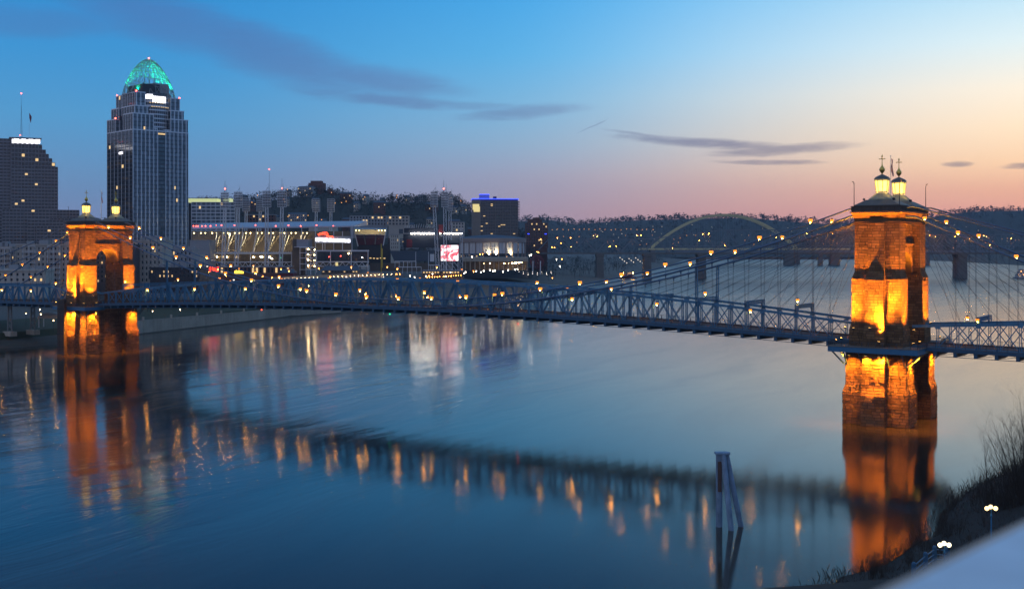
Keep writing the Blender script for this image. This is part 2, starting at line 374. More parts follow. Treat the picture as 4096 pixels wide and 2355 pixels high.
def make_tower(u0, label, watt_scale):
    T = thing('bridge_tower', label, 'bridge tower', BM @ Matrix.Translation((u0, 0, 0)))
    rnd = random.Random(int(u0)+3); bl = []
    for s in (-1, 1):
        m = MB()
        for tab in (LOW, UPP):
            m.rings([[(-hu, s*VIN, z), (hu, s*VIN, z), (hu, s*hv, z), (-hu, s*hv, z)][::(1 if s > 0 else -1)] for z, hu, hv in tab])
        m.build('pier', M_['core'], T)
        m = MB()
        for tab, ref in ((BUT_L, LOW), (BUT_U, UPP)):
            m.rings([[(-w, s*(interp(ref, z, 2)-.6), z), (w, s*(interp(ref, z, 2)-.6), z), (w, s*(interp(ref, z, 2)+p), z), (-w, s*(interp(ref, z, 2)+p), z)][::(1 if s > 0 else -1)] for z, w, p in tab])
        m.build('buttress', M_['core'], T)
    # masonry facing: outer face, buttress, both portal faces
    for tab, bt in ((LOW, BUT_L), (UPP, BUT_U)):
        rough = (.05, .2) if tab is LOW else (.03, .09)
        for (z0, h0, v0), (z1, h1, v1) in zip(tab, tab[1:]):
            z0 = max(z0, -.6)
            if tab is UPP and z1 < 24: prd = (.03, .06)
            else: prd = rough
            for s in (-1, 1):
                bw = interp(bt, (z0+z1)/2, 1)-.15
                # outer face (towards the river bank side s)
                A, B, C, D = (-h0, s*v0, z0), (h0, s*v0, z0), (h1, s*v1, z1), (-h1, s*v1, z1)
                if s < 0: blocks(A, B, C, D, rnd, prd=prd, out=bl, skip=lambda p0, p1: abs(p0.x) < bw and abs(p1.x) < bw)
                # portal faces
                for e in (1, -1):
                    va, vb, vc, vd = s*VIN, s*v0, s*v1, s*VIN
                    if s < 0: va, vb, vc, vd = vb, va, vd, vc
                    A, B, C, D = (e*h0, va, z0), (e*h0, vb, z0), (e*h1, vc, z1), (e*h1, vd, z1)
                    if e < 0: A, B, C, D = B, A, D, C
                    blocks(A, B, C, D, rnd, prd=prd, out=bl)
                if s > 0 and tab is UPP:      # inner face of the far pier, seen through the portal
                    blocks((-h0, VIN, z0), (h0, VIN, z0), (h1, VIN, z1), (-h1, VIN, z1), rnd, prd=(.02, .05), out=bl)
                if s > 0 and tab is LOW:
                    blocks((h0-3, VIN, z0), (h0, VIN, z0), (h1, VIN, z1), (h1-3, VIN, z1), rnd, prd=(.03, .08), out=bl)
        for (z0, w0, p0), (z1, w1, p1) in zip(bt, bt[1:]):
            z0 = max(z0, -.6)
            if z1-z0 < .3: continue
            v0, v1 = interp(tab, z0, 2), interp(tab, z1, 2)
            A, B, C, D = (-w0, -(v0+p0), z0), (w0, -(v0+p0), z0), (w1, -(v1+p1), z1), (-w1, -(v1+p1), z1)
            blocks(A, B, C, D, rnd, prd=rough, out=bl)
            for e in (1, -1):
                A, B, C, D = (e*w0, -(v0+p0), z0), (e*w0, -v0+.1, z0), (e*w1, -v1+.1, z1), (e*w1, -(v1+p1), z1)
                if e < 0: A, B, C, D = B, A, D, C
                blocks(A, B, C, D, rnd, prd=(.03, .08), lo=.7, hi=1.4, out=bl)
    # wall between the piers below the deck
    MB().rings([[(-hu+3, -VIN-.2, z), (hu-3, -VIN-.2, z), (hu-3, VIN+.2, z), (-hu+3, VIN+.2, z)] for z, hu, hv in LOW]).build('base_wall', M_['core'], T)
    for (z0, h0, v0), (z1, h1, v1) in zip(LOW, LOW[1:]):
        z0 = max(z0, -.6)
        blocks((h0-3, -VIN, z0), (h0-3, VIN, z0), (h1-3, VIN, z1), (h1-3, -VIN, z1), rnd, prd=(.04, .12), out=bl)
        blocks((-h0+3, VIN, z0), (-h0+3, -VIN, z0), (-h1+3, -VIN, z1), (-h1+3, VIN, z1), rnd, prd=(.04, .12), out=bl)
    # portal wall with its pointed arch
    aw, sp, ap, top = 5.1, 36.8, 42.0, 50.0
    arc = [(aw*math.cos(math.pi*i/20), sp+(ap-sp)*math.sin(math.pi*i/20)**.8) for i in range(21)]
    m = MB(); d = 3.7
    ring = [(-VIN-.2, sp-.6), (-aw, sp-.6)]+[(y, z) for y, z in arc[::-1]]+[(aw, sp-.6), (VIN+.2, sp-.6)]
    n = len(ring)
    for e in (-1, 1):
        for (ya, za), (yb, zb) in zip(ring, ring[1:]):
            f = [(e*d, ya, za), (e*d, yb, zb), (e*d, yb, top), (e*d, ya, top)]
            if abs(ya-yb) > 1e-6: m.poly(f if e > 0 else f[::-1], [(0, 1, 2, 3)])
    for (ya, za), (yb, zb) in zip(ring, ring[1:]): m.poly([(-d, ya, za), (-d, yb, zb), (d, yb, zb), (d, ya, za)], [(0, 1, 2, 3)])
    m.build('portal_wall', M_['core'], T)
    for i in range(20):                        # voussoirs round the arch
        a0, a1 = math.pi*(i+.06)/20, math.pi*(i+.94)/20
        def pt(a, k): return ((aw+k*.9)*math.cos(a), sp+(ap-sp+k*.9)*math.sin(a)**.8)
        q = [pt(a0, .02), pt(a1, .02), pt(a1, 1.35), pt(a0, 1.35)]
        for x0, x1 in ((d-.05, d+.13), (-d-.13, -d+.05)): MB().loft([(x0, y, z) for y, z in q], [(x1, y, z) for y, z in q]).build('voussoir', M_['stone'], T)
    def in_arch(p0, p1):
        c = (p0+p1)/2
        if abs(c.y) > aw+1.2: return False
        k = max(0, 1-(c.y/(aw+1.15))**2); return c.z < sp+(ap-sp+1.1)*k**.4
    blocks((d, -VIN, sp-.6), (d, VIN, sp-.6), (d, VIN, top), (d, -VIN, top), rnd, prd=(.02, .07), out=bl, skip=in_arch)
    blocks((-d, VIN, sp-.6), (-d, -VIN, sp-.6), (-d, -VIN, top), (-d, VIN, top), rnd, prd=(.02, .07), out=bl, skip=in_arch)
    for e in (-1, 1):                          # imposts and the moulded head above the arch
        MB().box(*sorted((e*(d-.2), e*(d+.55))), -VIN, VIN, 43.6, 44.1).build('head_moulding', M_['stone'], T)
        for s in (-1, 1): MB().box(*sorted((e*.5, e*(d+1.2))), *sorted((s*(VIN-1.0), s*VIN)), sp-1.1, sp-.58).build('impost', M_['stone'], T)
    # string courses, flared cornice, parapet
    m = MB()
    for z, g in ((48.7, .22), (49.15, .3)): m.box(-5.4-g, 5.4+g, -11.25-g, 11.25+g, z, z+.28)
    m.build('string_course', M_['stone'], T)
    MB().rings([[(-a, -b, z), (a, -b, z), (a, b, z), (-a, b, z)] for z, a, b in ((49.43, 5.45, 11.3), (50.2, 5.55, 11.42), (51.3, 6.0, 11.9), (51.55, 6.2, 12.1))]).build('cornice', M_['stone'], T)
    MB().box(-6.35, 6.35, -12.25, 12.25, 51.55, 51.85).box(-6.0, 6.0, -11.9, 11.9, 51.85, 53.0).box(-6.15, 6.15, -12.05, 12.05, 53.0, 53.22).build('parapet', M_['dark_stone'], T)
    cb = MB()
    for i in range(13):
        for s in (-1, 1): cb.box(-5.6+i*.92-.2, -5.6+i*.92+.2, *sorted((s*11.95, s*12.12)), 52.1, 52.9)
    for i in range(25):
        for s in (-1, 1): cb.box(*sorted((s*6.02, s*6.2)), -11.5+i*.955-.2, -11.5+i*.955+.2, 52.1, 52.9)
    cb.build('parapet_corbels', M_['dark_stone'], T, kind='stuff')
    m = MB()
    for s in (-1, 1):
        R0 = [(-5.5, s*11.4, 53.2), (5.5, s*11.4, 53.2), (5.5, s*2.6, 53.2), (-5.5, s*2.6, 53.2)]; R1 = [(-5.6, s*11.5, 53.4), (5.6, s*11.5, 53.4), (5.6, s*2.5, 53.4), (-5.6, s*2.5, 53.4)]
        R2 = [(-3, s*10, 54.75), (3, s*10, 54.75), (3, s*4, 54.75), (-3, s*4, 54.75)]
        rs = [R0, R1, R2]
        if s < 0: rs = [r[:] for r in rs]
        else: rs = [r[::-1] for r in rs]
        MB().rings(rs).build('roof', M_['roof'], T)
    for s in (-1, 1): lantern(T, s*7.0)
    # roof poles with drooping lamp heads
    for x, y in ((-5.5, -11.4), (5.5, -11.4), (5.5, 11.4), (-5.5, 11.4)):
        MB().tube((x, y, 53.2), (x, y, 58.6), .1, .07).path([(x, y, 58.6), (x*1.02, y*1.0, 59.1), (x*1.09, y*1.0, 59.3)], .1, 6).build('roof_pole', M_['fixture'], T)
    # platforms round the outside of both piers
    for s in (-1, 1):
        y0, y1 = sorted((s*15.2, s*6.0))
        fa = MB()
        for a in (-10.8, 10.45): fa.box(a, a+.35, y0, y1, 17.65, 18.95)
        ya = s*15.2 if s < 0 else s*15.2-.35
        fa.box(-10.44, 10.44, ya, ya+.35, 17.652, 18.948)
        fa.box(-10.4, 10.4, y0+.4, y1-.1, 18.5, 18.7)
        pl = fa.build('platform_girder', M_['girder'], T)
        MB().box(-10.95, 10.95, y0-.12, y1+.0, 18.955, 19.12).build('platform_deck', M_['plank'], T)
        rl = MB(); railing(rl, [(-10.7, s*6.2, 19.12), (-10.7, s*15.0, 19.12), (10.7, s*15.0, 19.12), (10.7, s*6.2, 19.12)])
        rl.build('railing', M_['rail'], T)
        for x in (-7, -3.3, 3.3, 7):
            MB().bar((x, s*15.0, 17.6), (x, s*12.1, 14.6), .3, .3).build('platform_bracket', M_['steel_dark'], T)
        for x, e in ((-10.5, -1), (10.5, 1)):
            for y in (s*13, s*8.5): MB().bar((x, y, 17.6), (e*7.45, y, 14.6), .3, .3).build('platform_bracket', M_['steel_dark'], T)
    for z in (43, 36.4, 30):                   # little maintenance balconies on the outer end of the far pier
        y = 11.6 if z < 37 else 11.3
        b = MB().box(-1.2, 1.2, y, y+1.5, z, z+.1); railing(b, [(-1.2, y, z+.1), (-1.2, y+1.5, z+.1), (1.2, y+1.5, z+.1), (1.2, y, z+.1)], 1.1, .8, 0)
        for x in (-1, 1): b.bar((x, y+1.4, z), (x, y, z-1.4), .1, .1)
        b.build('maintenance_balcony', M_['rail'], T)
    # stones: the largest on screen as single parts, the rest as one facing
    bl.sort(key=lambda t: -(t[0].translation.y < -9)*10-(t[0].translation.z < 17)*5-t[0].to_scale().x)
    for M, i in bl[:300]: link('stone', unit_mesh(i), T, M)
    m = MB()
    for M, i in bl[300:]: m.poly([M @ Vector(p) for p in UNIT_BLOCKS[i][0]], UNIT_BLOCKS[i][1])
    m.build('stone_facing', M_['stone'], T, kind='stuff')
    # floodlights
    k = watt_scale
    for x, P in ((-1.5, 16000), (1.7, 20000)): flood(T, (x, -15.0, 17.2), (x, -13.7, 7), P*k*1.45, size=135)
    for x, P in ((-5.6, 9000), (2.5, 16000)): flood(T, (x, -15.0, 17.2), (x if x < 0 else 5.2, -12.1, 6), P*k*1.45, size=135)
    for y in (-9.2, 9.2):
        for e in (-1, 1): flood(T, (e*9.4, y, 17.2), (e*7.6, y, 6.5), 19000*k*1.45, size=130)
    flood(T, (-.4, -15.4, 23.6), (-.4, -12.6, 36), 20000*k*.85, size=130)
    for x, P in ((-4.6, 9000), (2.0, 15000)): flood(T, (x, -14.8, 23.4), (x if x < 0 else 4.6, -11.9, 36), P*k*.85, size=125)
    for x in (-8.8, 1.6): flood(T, (x, -15.0, 20.4), (-1 if x < 0 else 3.6, -11.6, 44), 120000*k*2.6, size=52)  # extra upward beams, added to brighten the dark upper shaft
    flood(T, (9.8, -15.0, 20.4), (3.4, -11.6, 43), 120000*k*1.1, size=52)  # extra flood, added to fill the shadow wedge beside the buttress
    for y in (-9.6, 9.4):
        for e in (-1, 1): flood(T, (e*8.4, y, 23.2), (e*5.7, y*.97, 37), 22000*k*.85, size=125)
    for y in (-9.0, 9.0):
        for e in (-1, 1): flood(T, (e*9.6, y, 20.4), (e*5.6, y*.97, 46), 60000*k*2.4, size=44)
    for e in (-1, 1): flood(T, (e*9.8, 0, 24.5), (e*4, 0, 44), 42000*k*2.6, size=50)
    for e in (-1, 1): flood(T, (e*6.9, 5.4, 35), (e*3.2, -1, 45), 12000*k*.85, size=90, lens=False)
    for s in (-1, 1):                          # roof floods on the lanterns
        for x, y in ((2.9, -1.4), (-2.9, -1.4)): flood(T, (x*1.25, s*7.0+y*1.9, 54.9), (0, s*7, 59.5), 600, (1, .62, .14), 100, lens=False, rad=.12)
    return T
TOWERS = [make_tower(322, 'floodlit sandstone bridge tower standing in the river near the shrubby bank', 1.0),
          make_tower(0, 'floodlit sandstone bridge tower beside the concrete floodwall and city apartments', 1.15)]
for u0, lb in ((322, 'white flagpole with limp flag on the tower near the shrubby bank'), (0, 'flagpole with limp flag on the tower beside the floodwall')):
    fp = thing('flagpole', lb, 'flagpole', BM @ Matrix.Translation((u0, 0, 0)))
    MB().tube((0, 0, 53.1), (0, 0, 66), .14, .06, 8).ball((0, 0, 66.05), .14).build('pole', mat('pole_paint'+str(u0), (.7, .7, .68), .5), fp)
    fl = MB(); rs = []
    for i in range(10):
        z = 65.4-i*.48; a = .1+.05*i
        rs.append([(a*math.sin(i*.9)*.5+.12, .08, z), (.25+a*.5, .28*math.sin(i*1.3)+.1, z-.1), (.45+.03*i, .3*math.cos(i*.8), z-.25), (.3+.04*i, .1, z-.2)])
    fl.rings(rs).build('flag', mat('flag_cloth'+str(u0), (.45, .25, .26), .9, 0, .5, 1.4), fp)

# ================================================================== stiffening trusses, deck
PN = 4.62
def topz(u): return 32.3-8.1*((u-161)/153)**2
def botz(u): return 23.5-3.6*((u-161)/153)**2
TY = 5.9
def laced(mb, p0, p1, w=.5, dep=.42, pl=.1, n=None):
    """laced column: two plates and a zigzag"""
    p0, p1 = Vector(p0), Vector(p1); L = (p1-p0).length; d = (p1-p0).normalized()
    a = Vector((0, 1, 0)).cross(d).normalized()*(w/2)
    for s in (-1, 1): mb.bar(p0+a*s, p1+a*s, pl, dep, up=(0, 1, 0))
    n = n or max(3, int(L/.75))
    for i in range(n):
        s = 1 if i % 2 else -1
        for y in (-dep/2, dep/2): mb.bar(p0+d*(L*i/n)+a*s+Vector((0, y, 0)), p0+d*(L*(i+1)/n)-a*s+Vector((0, y, 0)), .06, .03)
def chord(mb, us, zf, y, w, h):
    mb.rings([[(u, y-w/2, zf(u)-h/2), (u, y+w/2, zf(u)-h/2), (u, y+w/2, zf(u)+h/2), (u, y-w/2, zf(u)+h/2)][::-1] for u in us])
def make_span(label, nodes, tz, bz, ends, xbr, portals, lateral=None):
    S = thing('truss_span', label, 'bridge span', BM.copy())
    us = [ends[0]]+nodes+[ends[1]]
    for y in (-TY, TY):
        for nm, zf, w, h in (('top_chord', tz, .55, .62), ('bottom_chord', bz, .5, .55)):
            m = MB(); chord(m, us, zf, y, w, h); m.build(nm, M_['steel'], S)
        for i, u in enumerate(nodes):
            m = MB(); laced(m, (u, y, bz(u)+.2), (u, y, tz(u)-.2)); m.build('vertical', M_['steel'], S)
        for i, (a, b) in enumerate(zip(nodes, nodes[1:])):
            if xbr((a+b)/2):
                m = MB()
                for y2, (p, q) in ((y-.1, ((a, bz(a)), (b, tz(b)))), (y+.1, ((a, tz(a)), (b, bz(b))))): m.bar((p[0], y2, p[1]), (q[0], y2, q[1]), .16, .2)
                m.build('cross_brace', M_['steel'], S)
            else:
                p, q = ((a, bz(a)), (b, tz(b))) if i % 2 else ((a, tz(a)), (b, bz(b)))
                m = MB(); laced(m, (p[0], y, p[1]), (q[0], y, q[1]), .34, .34, .09); m.build('diagonal', M_['steel'], S)
        for u in nodes[::2]:
            MB().box(u-.55, u+.55, y-.3, y+.3, tz(u)-.75, tz(u)+.33).build('gusset', M_['steel'], S)
    for u in nodes:
        z = bz(u)
        m = MB()
        ys = (-8.3, -5.9, 0, 5.9, 8.3); zb = (-.75, -1.75, -1.95, -1.75, -.75)
        m.rings([[(u-.18, y, z+b), (u+.18, y, z+b), (u+.18, y, z-.3), (u-.18, y, z-.3)][::-1] for y, b in zip(ys, zb)])
        for y in (-8.3, 8.3): m.poly([(u-.5, y, z-1.75), (u+.3, y, z-1.75), (u+.12, y, z+.9), (u-.02, y, z+.9), (u-.5, y*.985, z-1.75), (u+.3, y*.985, z-1.75), (u+.12, y*.985, z+.9), (u-.02, y*.985, z+.9)], [(0,1,2,3),(7,6,5,4),(0,4,5,1),(1,5,6,2),(2,6,7,3),(3,7,4,0)])
        m.box(u-.5, u+.3, -8.25, -6.6, z-1.75, z-.32)
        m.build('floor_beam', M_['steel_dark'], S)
    def slab(nm, y0, y1, d0, d1, mt):
        m = MB(); m.rings([[(u, y0, bz(u)+d0), (u, y1, bz(u)+d0), (u, y1, bz(u)+d1), (u, y0, bz(u)+d1)][::-1] for u in us]); m.build(nm, M_[mt], S)
    slab('roadway', -5.4, 5.4, -.28, .02, 'road')
    for s in (-1, 1):
        slab('sidewalk', *sorted((s*6.25, s*8.25)), -.27, .05, 'road')
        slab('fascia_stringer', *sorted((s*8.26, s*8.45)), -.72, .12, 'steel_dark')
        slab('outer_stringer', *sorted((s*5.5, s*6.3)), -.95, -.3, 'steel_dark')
        slab('wheel_guard', *sorted((s*4.9, s*5.2)), .03, .35, 'road')
        rl = MB(); railing(rl, [(u, s*8.2, bz(u)+.05) for u in us], 1.15, 2.3, .42 if s > 0 else .5); rl.build('railing', M_['rail'], S)
    m = MB()
    for i, (a, b) in enumerate(zip(nodes, nodes[1:])):
        for s in (-1, 1): m.tube((a, s*7.4, bz(a)-1.75), (b, -s*7.4, bz(b)-1.75), .06, None, 4)
    for s in (-1, 1): m.path([(u, s*7.8, bz(u)-1.85) for u in us], .07, 4)
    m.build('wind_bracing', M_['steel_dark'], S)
    if lateral:
        m = MB()
        for i, (a, b) in enumerate(zip(nodes, nodes[1:])):
            if lateral((a+b)/2):
                for s in (-1, 1): m.bar((a, s*TY, tz(a)), (b, -s*TY, tz(b)), .14, .14)
        m.build('top_lateral', M_['steel'], S)
    for u in portals:
        zt = bz(u)+7.7; zt = max(zt, tz(u)-.2) if abs(zt-tz(u)) < .8 else zt
        m = MB()
        for s in (-1, 1):
            laced(m, (u+.05, s*TY, min(tz(u), zt)-.3), (u+.05, s*TY, max(zt, tz(u))+.1), .62, .5)
            m.bar((u, s*TY, zt-2.4), (u, s*(TY-1.5), zt-.9), .18, .22); m.bar((u, s*(TY-.1), zt-1.6), (u, s*(TY-.9), zt-.9), .12, .16)
        for z in (zt, zt-.95):
            for dx in (-.2, .2): m.bar((u+dx, -TY, z), (u+dx, TY, z), .12, .14)
        n = 16
        for i in range(n):
            ya, yb = -TY+2*TY*i/n, -TY+2*TY*(i+1)/n
            for dx in (-.2, .2):
                m.bar((u+dx, ya, zt), (u+dx, yb, zt-.95), .06, .08); m.bar((u+dx, ya, zt-.95), (u+dx, yb, zt), .06, .08)
        m.build('portal_frame', M_['steel'], S)
    return S
nodes_main = [161+PN*k for k in range(-32, 33)]
main = make_span('long blue steel truss span hung between the two stone towers', nodes_main, topz, botz, (7.5, 314.5), lambda u: abs(u-161) > 113,
          [161+PN*3*k for k in range(-10, 11)], lambda u: abs(u-161) < 92)
tzr = lambda u: 24.4+.055*min(u-337, 40); bzr = lambda u: 19.0-.012*(u-337)
right = make_span('short blue truss approach span with X braces beside the shrubby bank', [335+PN*k for k in range(0, 17)], tzr, bzr, (329, 414), lambda u: True, [335+PN*2, 335+PN*8, 335+PN*13])
tzl = lambda u: 24.3+.16*min(-14-u, 12)-.005*max(0, -26-u); bzl = lambda u: 19.5-.01*(-14-u)
left = make_span('blue truss approach span in front of the beige apartment block', [-13-PN*k for k in range(18, -1, -1)], tzl, bzl, (-100, -7), lambda u: False, [-13-PN*2, -13-PN*7, -13-PN*12])

# ================================================================== cables
CV = 7.0
def up_main(u): return 25.9+26.8*((u-161)/153)**2
def lo_main(u): return 23.5+27.3*((u-161)/153)**2
def up_side(d): return 53.0-.31*d+.0008*d*d
def lo_side(d): return 50.6-.47*d+.0011*d*d
def cab_z(kind, u):
    if 0 <= u <= 322: return (up_main if kind else lo_main)(u) if 7 < u < 315 else (53 if kind else 51)
    d = -8-u if u < 0 else u-330
    return (up_side if kind else lo_side)(max(0, d))
def cable(kind, s, label):
    C = thing('suspension_cable', label, 'bridge cable', BM.copy())
    us = [-100+4*i for i in range(23)]+[-8, -4, 0, 4, 8]+[11+5*i for i in range(61)]+[314, 318, 322, 326, 330]+[334+4*i for i in range(21)]
    y = -s*CV
    MB().path([(u, y, cab_z(kind, u)) for u in us], .2 if kind else .26, 8).build('cable', M_['cable'], C, True)
    bandm = None
    for k in range(-31, 32):
        u = 161+PN*k
        z0 = cab_z(kind, u)
        if kind:
            if k % 3 == 1 or k % 3 == -2:
                z1 = lo_main(u)
                if z0-z1 > .4: MB().tube((u, y, z0), (u, y, z1), .055, None, 5).build('link_rod', M_['cable'], C)
            continue
        b = MB().tube((u-.3, y, cab_z(0, u-.3)), (u+.3, y, cab_z(0, u+.3)), .36, .36, 8)
        zt = topz(u)
        if z0 > zt+.5:
            b.box(u-.12, u+.12, y-.14, y+.14, z0-1.1, z0)
            b.build('cable_band', M_['cable'], C)
            w = MB()
            for dx in (-.14, .14): w.tube((u+dx*.6, y, z0-1.0), (u+dx, -s*(TY+.45), zt), .03, None, 4)
            w.build('suspender', M_['wire'], C)
        else: b.build('cable_band', M_['cable'], C)
    if not kind:
        for side in (-1, 1):
            for i in range(2, 13):
                d = i*PN; u = -8-d if side < 0 else 330+d
                z0 = cab_z(0, u); zt = (tzl if side < 0 else tzr)(u)
                if z0 > zt+.6: MB().tube((u-.1, y, z0), (u-.1, -s*(TY+.4), zt), .03, None, 4).tube((u+.1, y, z0), (u+.1, -s*(TY+.4), zt), .03, None, 4).build('suspender', M_['wire'], C)
        # inclined stays fanning out from the tower top
        for tu, sg in ((0, 1), (0, -1), (322, 1), (322, -1)):
            inner = (tu == 0) == (sg > 0)
            for j in range(3, 17 if inner else 11):
                u = tu+sg*PN*j*1.0
                if inner: u = 161+PN*round((u-161)/PN); zt = topz(u)
                else: zt = (tzl if tu == 0 else tzr)(u)
                MB().tube((tu+sg*5.6, y, 50.3-.06*j), (u, -s*(TY+.35), zt+.3), .034, None, 4).build('stay_wire', M_['wire'], C)
            for j in (4, 7): # counter stays
                u = tu+sg*PN*j
                zt = topz(u) if inner else (tzl if tu == 0 else tzr)(u)
                MB().tube((tu+sg*(PN*j-9), y, cab_z(0, tu+sg*(PN*j-9))), (u, -s*(TY+.2), zt+.3), .03, None, 4).build('stay_wire', M_['wire'], C)
        for u in (50.2, 77.9, 244.1, 271.8):
            m = MB(); laced(m, (u, y+s*.6, botz(u)), (u, y+s*.15, lo_main(u)-.1), .62, .5, .1); m.build('cable_post', M_['steel'], C)
    return C
cable(0, 1, 'thick lower suspension cable with stay wires on the mooring-dolphin side of the bridge')
cable(1, 1, 'thinner upper suspension cable carrying lamps on the mooring-dolphin side of the bridge')
cable(0, -1, 'thick lower suspension cable with stay wires on the ballpark side of the bridge')
cable(1, -1, 'thinner upper suspension cable carrying lamps on the ballpark side of the bridge')

# ================================================================== lamps on the bridge
def lamp_proto(name, mt, r, drop, label, cat, group, arm=0):
    """globe at the origin, post reaching down `drop` metres"""
    t = thing(name, label, cat, group=group)
    MB().ball((0, 0, 0), r, 10, 6).build('globe', M_[mt+'_glass'], t, True)
    MB().ball((0, 0, -r*.98), r*.36, 8, 5).build('bulb', M_[mt], t, True)
    p = MB().tube((arm, 0, -drop), (arm, 0, -r*.4), .07, .05, 6).lathe([(r*.9, r*.55), (r*.5, r*1.0), (.05, r*1.3)], 10).tube((arm, 0, -drop), (arm, 0, -drop+.12), .14, .1, 8)
    if arm: p.bar((arm, 0, -r*.4), (0, 0, r), .08, .08)
    p.build('post', M_['fixture'], t)
    return t
LP = {}
def put_lamp(key, p, rotz=0):
    proto, used = LP[key]
    M = Matrix.Translation(p) @ Matrix.Rotation(rotz, 4, 'Z')
    if not used: proto.matrix_local = M; LP[key][1] = True; return proto
    return copy_tree(proto, M)
LP['cab_n'] = [lamp_proto('cable_lamp', 'amber', .6, .75, 'amber lamp on the upper cable, mooring-dolphin side of the bridge', 'lamp', 'lamps along the upper cable on the dolphin side'), False]
LP['cab_f'] = [lamp_proto('cable_lamp', 'amber', .5, .75, 'amber lamp on the upper cable, ballpark side of the bridge', 'lamp', 'lamps along the upper cable on the ballpark side'), False]
LP['side'] = [lamp_proto('cable_lamp', 'amber', .5, .75, 'amber lamp on the lower cable outside the towers', 'lamp', 'lamps along the lower cables of the side spans'), False]
LP['deck'] = [lamp_proto('deck_lamp', 'amber', .46, 1.3, 'amber roadway lamp on the blue truss frame', 'lamp', 'roadway lamps on the truss frames'), False]
def bpt(u, v, z): return BM @ Vector((u, -v, z))
ORD = ['first', 'second', 'third', 'fourth', 'fifth', 'sixth', 'seventh', 'eighth', 'ninth', 'tenth', 'eleventh', 'twelfth', 'thirteenth', 'fourteenth', 'fifteenth', 'sixteenth', 'seventeenth', 'eighteenth', 'nineteenth', 'twentieth', 'twenty-first', 'twenty-second', 'twenty-third', 'twenty-fourth']
def tagl(o, text): o['label'] = text
for key, v, du, side in (('cab_n', CV, 0, 'mooring-dolphin'), ('cab_f', -CV, .7, 'ballpark')):
    us_ = [u for u in (166.1+du+13.77*j for j in range(11, -12, -1)) if 12 < u < 312]
    for i, u in enumerate(us_): tagl(put_lamp(key, bpt(u, v, up_main(u)+.75)), f'{ORD[i]} amber lamp from the shrubby-bank tower on the upper cable, {side} side')
for ds, base, sg, tw in (((4.9, 12.8, 24.4, 37.2, 49.9), -8, -1, 'floodwall-side'), ((2.2, 9.9, 22.8, 36, 49), 330, 1, 'shrubby-bank')):
    for i, d in enumerate(ds):
        tagl(put_lamp('side', bpt(base+sg*d, CV, lo_side(d)+.72)), f'{ORD[i]} amber lamp outward from the {tw} tower on the lower cable, dolphin side')
        d += 3 if sg < 0 else 1.5
        tagl(put_lamp('side', bpt(base+sg*d, -CV, lo_side(d)+.72)), f'{ORD[i]} amber lamp outward from the {tw} tower on the lower cable, ballpark side')
for i, k in enumerate(range(10, -11, -1)):
    u = 161+PN*3*k; z = botz(u)+7.7
    if k % 2 == 0: o = put_lamp('deck', bpt(u, 1.5 if k % 4 == 0 else 4.9, max(z, topz(u) if abs(z-topz(u)) < .8 else z)+1.25))
    else: o = put_lamp('deck', bpt(u+1.4, TY+.2, botz(u)+5.4))
    tagl(o, f'{ORD[i]} amber roadway lamp from the shrubby-bank tower on the long truss span')
for i, (u, s_) in enumerate(((339, -1), (344, 1), (372, 1))): tagl(put_lamp('deck', bpt(u, s_*5.9, tzr(u)+1.3)), f'{ORD[i]} amber roadway lamp on the truss approach beside the shrubby bank')
for i, (u, z) in enumerate(((-13.5, 23.5), (-22, 27.9), (-40, 24.5), (-62, 24.2))): tagl(put_lamp('deck', bpt(u, 6.3, z)), f'{ORD[i]} amber roadway lamp on the truss approach before the beige apartments')
M_['navred'] = glow('nav_red', (1, .1, .04), 3)
for px, py, nm, mt in ((2069, 1296, 'red', 'navred'), (1043, 1239, 'red', 'navred'), (1556, 1256, 'green', 'green')):
    if mt == 'green': M_['green'] = glow('green_lamp', (.05, 1, .45), 1.2)
    u, z = on_plane(px, py, 8)
    n = thing('navigation_light', f'{nm} navigation light hung below the blue truss span', 'lamp', BM @ Matrix.Translation((u, -7.6, z)), group='navigation lights under the span' if nm == 'red' else None)
    MB().ball((0, 0, 0), .26, 8, 6).build('lens', M_[mt], n, True)
    MB().tube((0, 0, .2), (0, 0, botz(u)-1.5-z), .07).lathe([(.3, .28), (.2, .5), (.05, .55)], 8).build('hanger', M_['fixture'], n)
# ================================================================== city-side ground
M_['earth'] = mat('bank_earth', (.075, .065, .05), .95, 0, .5, .05, .3, .5)
M_['sand'] = mat('mud_beach', (.12, .105, .085), .9, 0, .4, .04, .2, .6)
M_['lawn'] = mat('dull_lawn', (.05, .055, .028), .95, 0, .4, .1, .1, 1.5)
M_['concrete'] = mat('concrete', (.4, .34, .27), .85, 0, .3, .15, .02, 1.2, .12, .4, .35)
M_['pave'] = mat('paving', (.1, .092, .08), .85, 0, .3, .1)
M_['beige'] = mat('beige_render', (.42, .37, .325), .85, 0, .15, .1, 0, 3, 0, .3, .12)
M_['tan'] = mat('tan_panel', (.46, .42, .37), .8, 0, .15, .1)
M_['grey'] = mat('grey_panel', (.28, .29, .31), .7, 0, .15, .1)
M_['officestone'] = mat('office_granite', (.23, .215, .225), .6, 0, .15, .1)
M_['brick'] = mat('red_brick', (.16, .075, .06), .9, 0, .3, .3)
M_['whitesteel'] = mat('white_steel', (.62, .63, .65), .45, 0, .12, .2)
M_['mullion'] = mat('pale_mullion', (.72, .74, .78), .4, .2, .1, .1)
M_['darkmetal'] = mat('dark_metal', (.035, .04, .05), .5, .3, .2, .2)
M_['navy'] = mat('navy_board', (.012, .02, .04), .6, 0, .2, .2)
M_['redseat'] = mat('red_seats', (.12, .014, .02), .8, 0, .3, .6)
M_['bark'] = mat('bark', (.055, .042, .033), .95, 0, .3, 1)
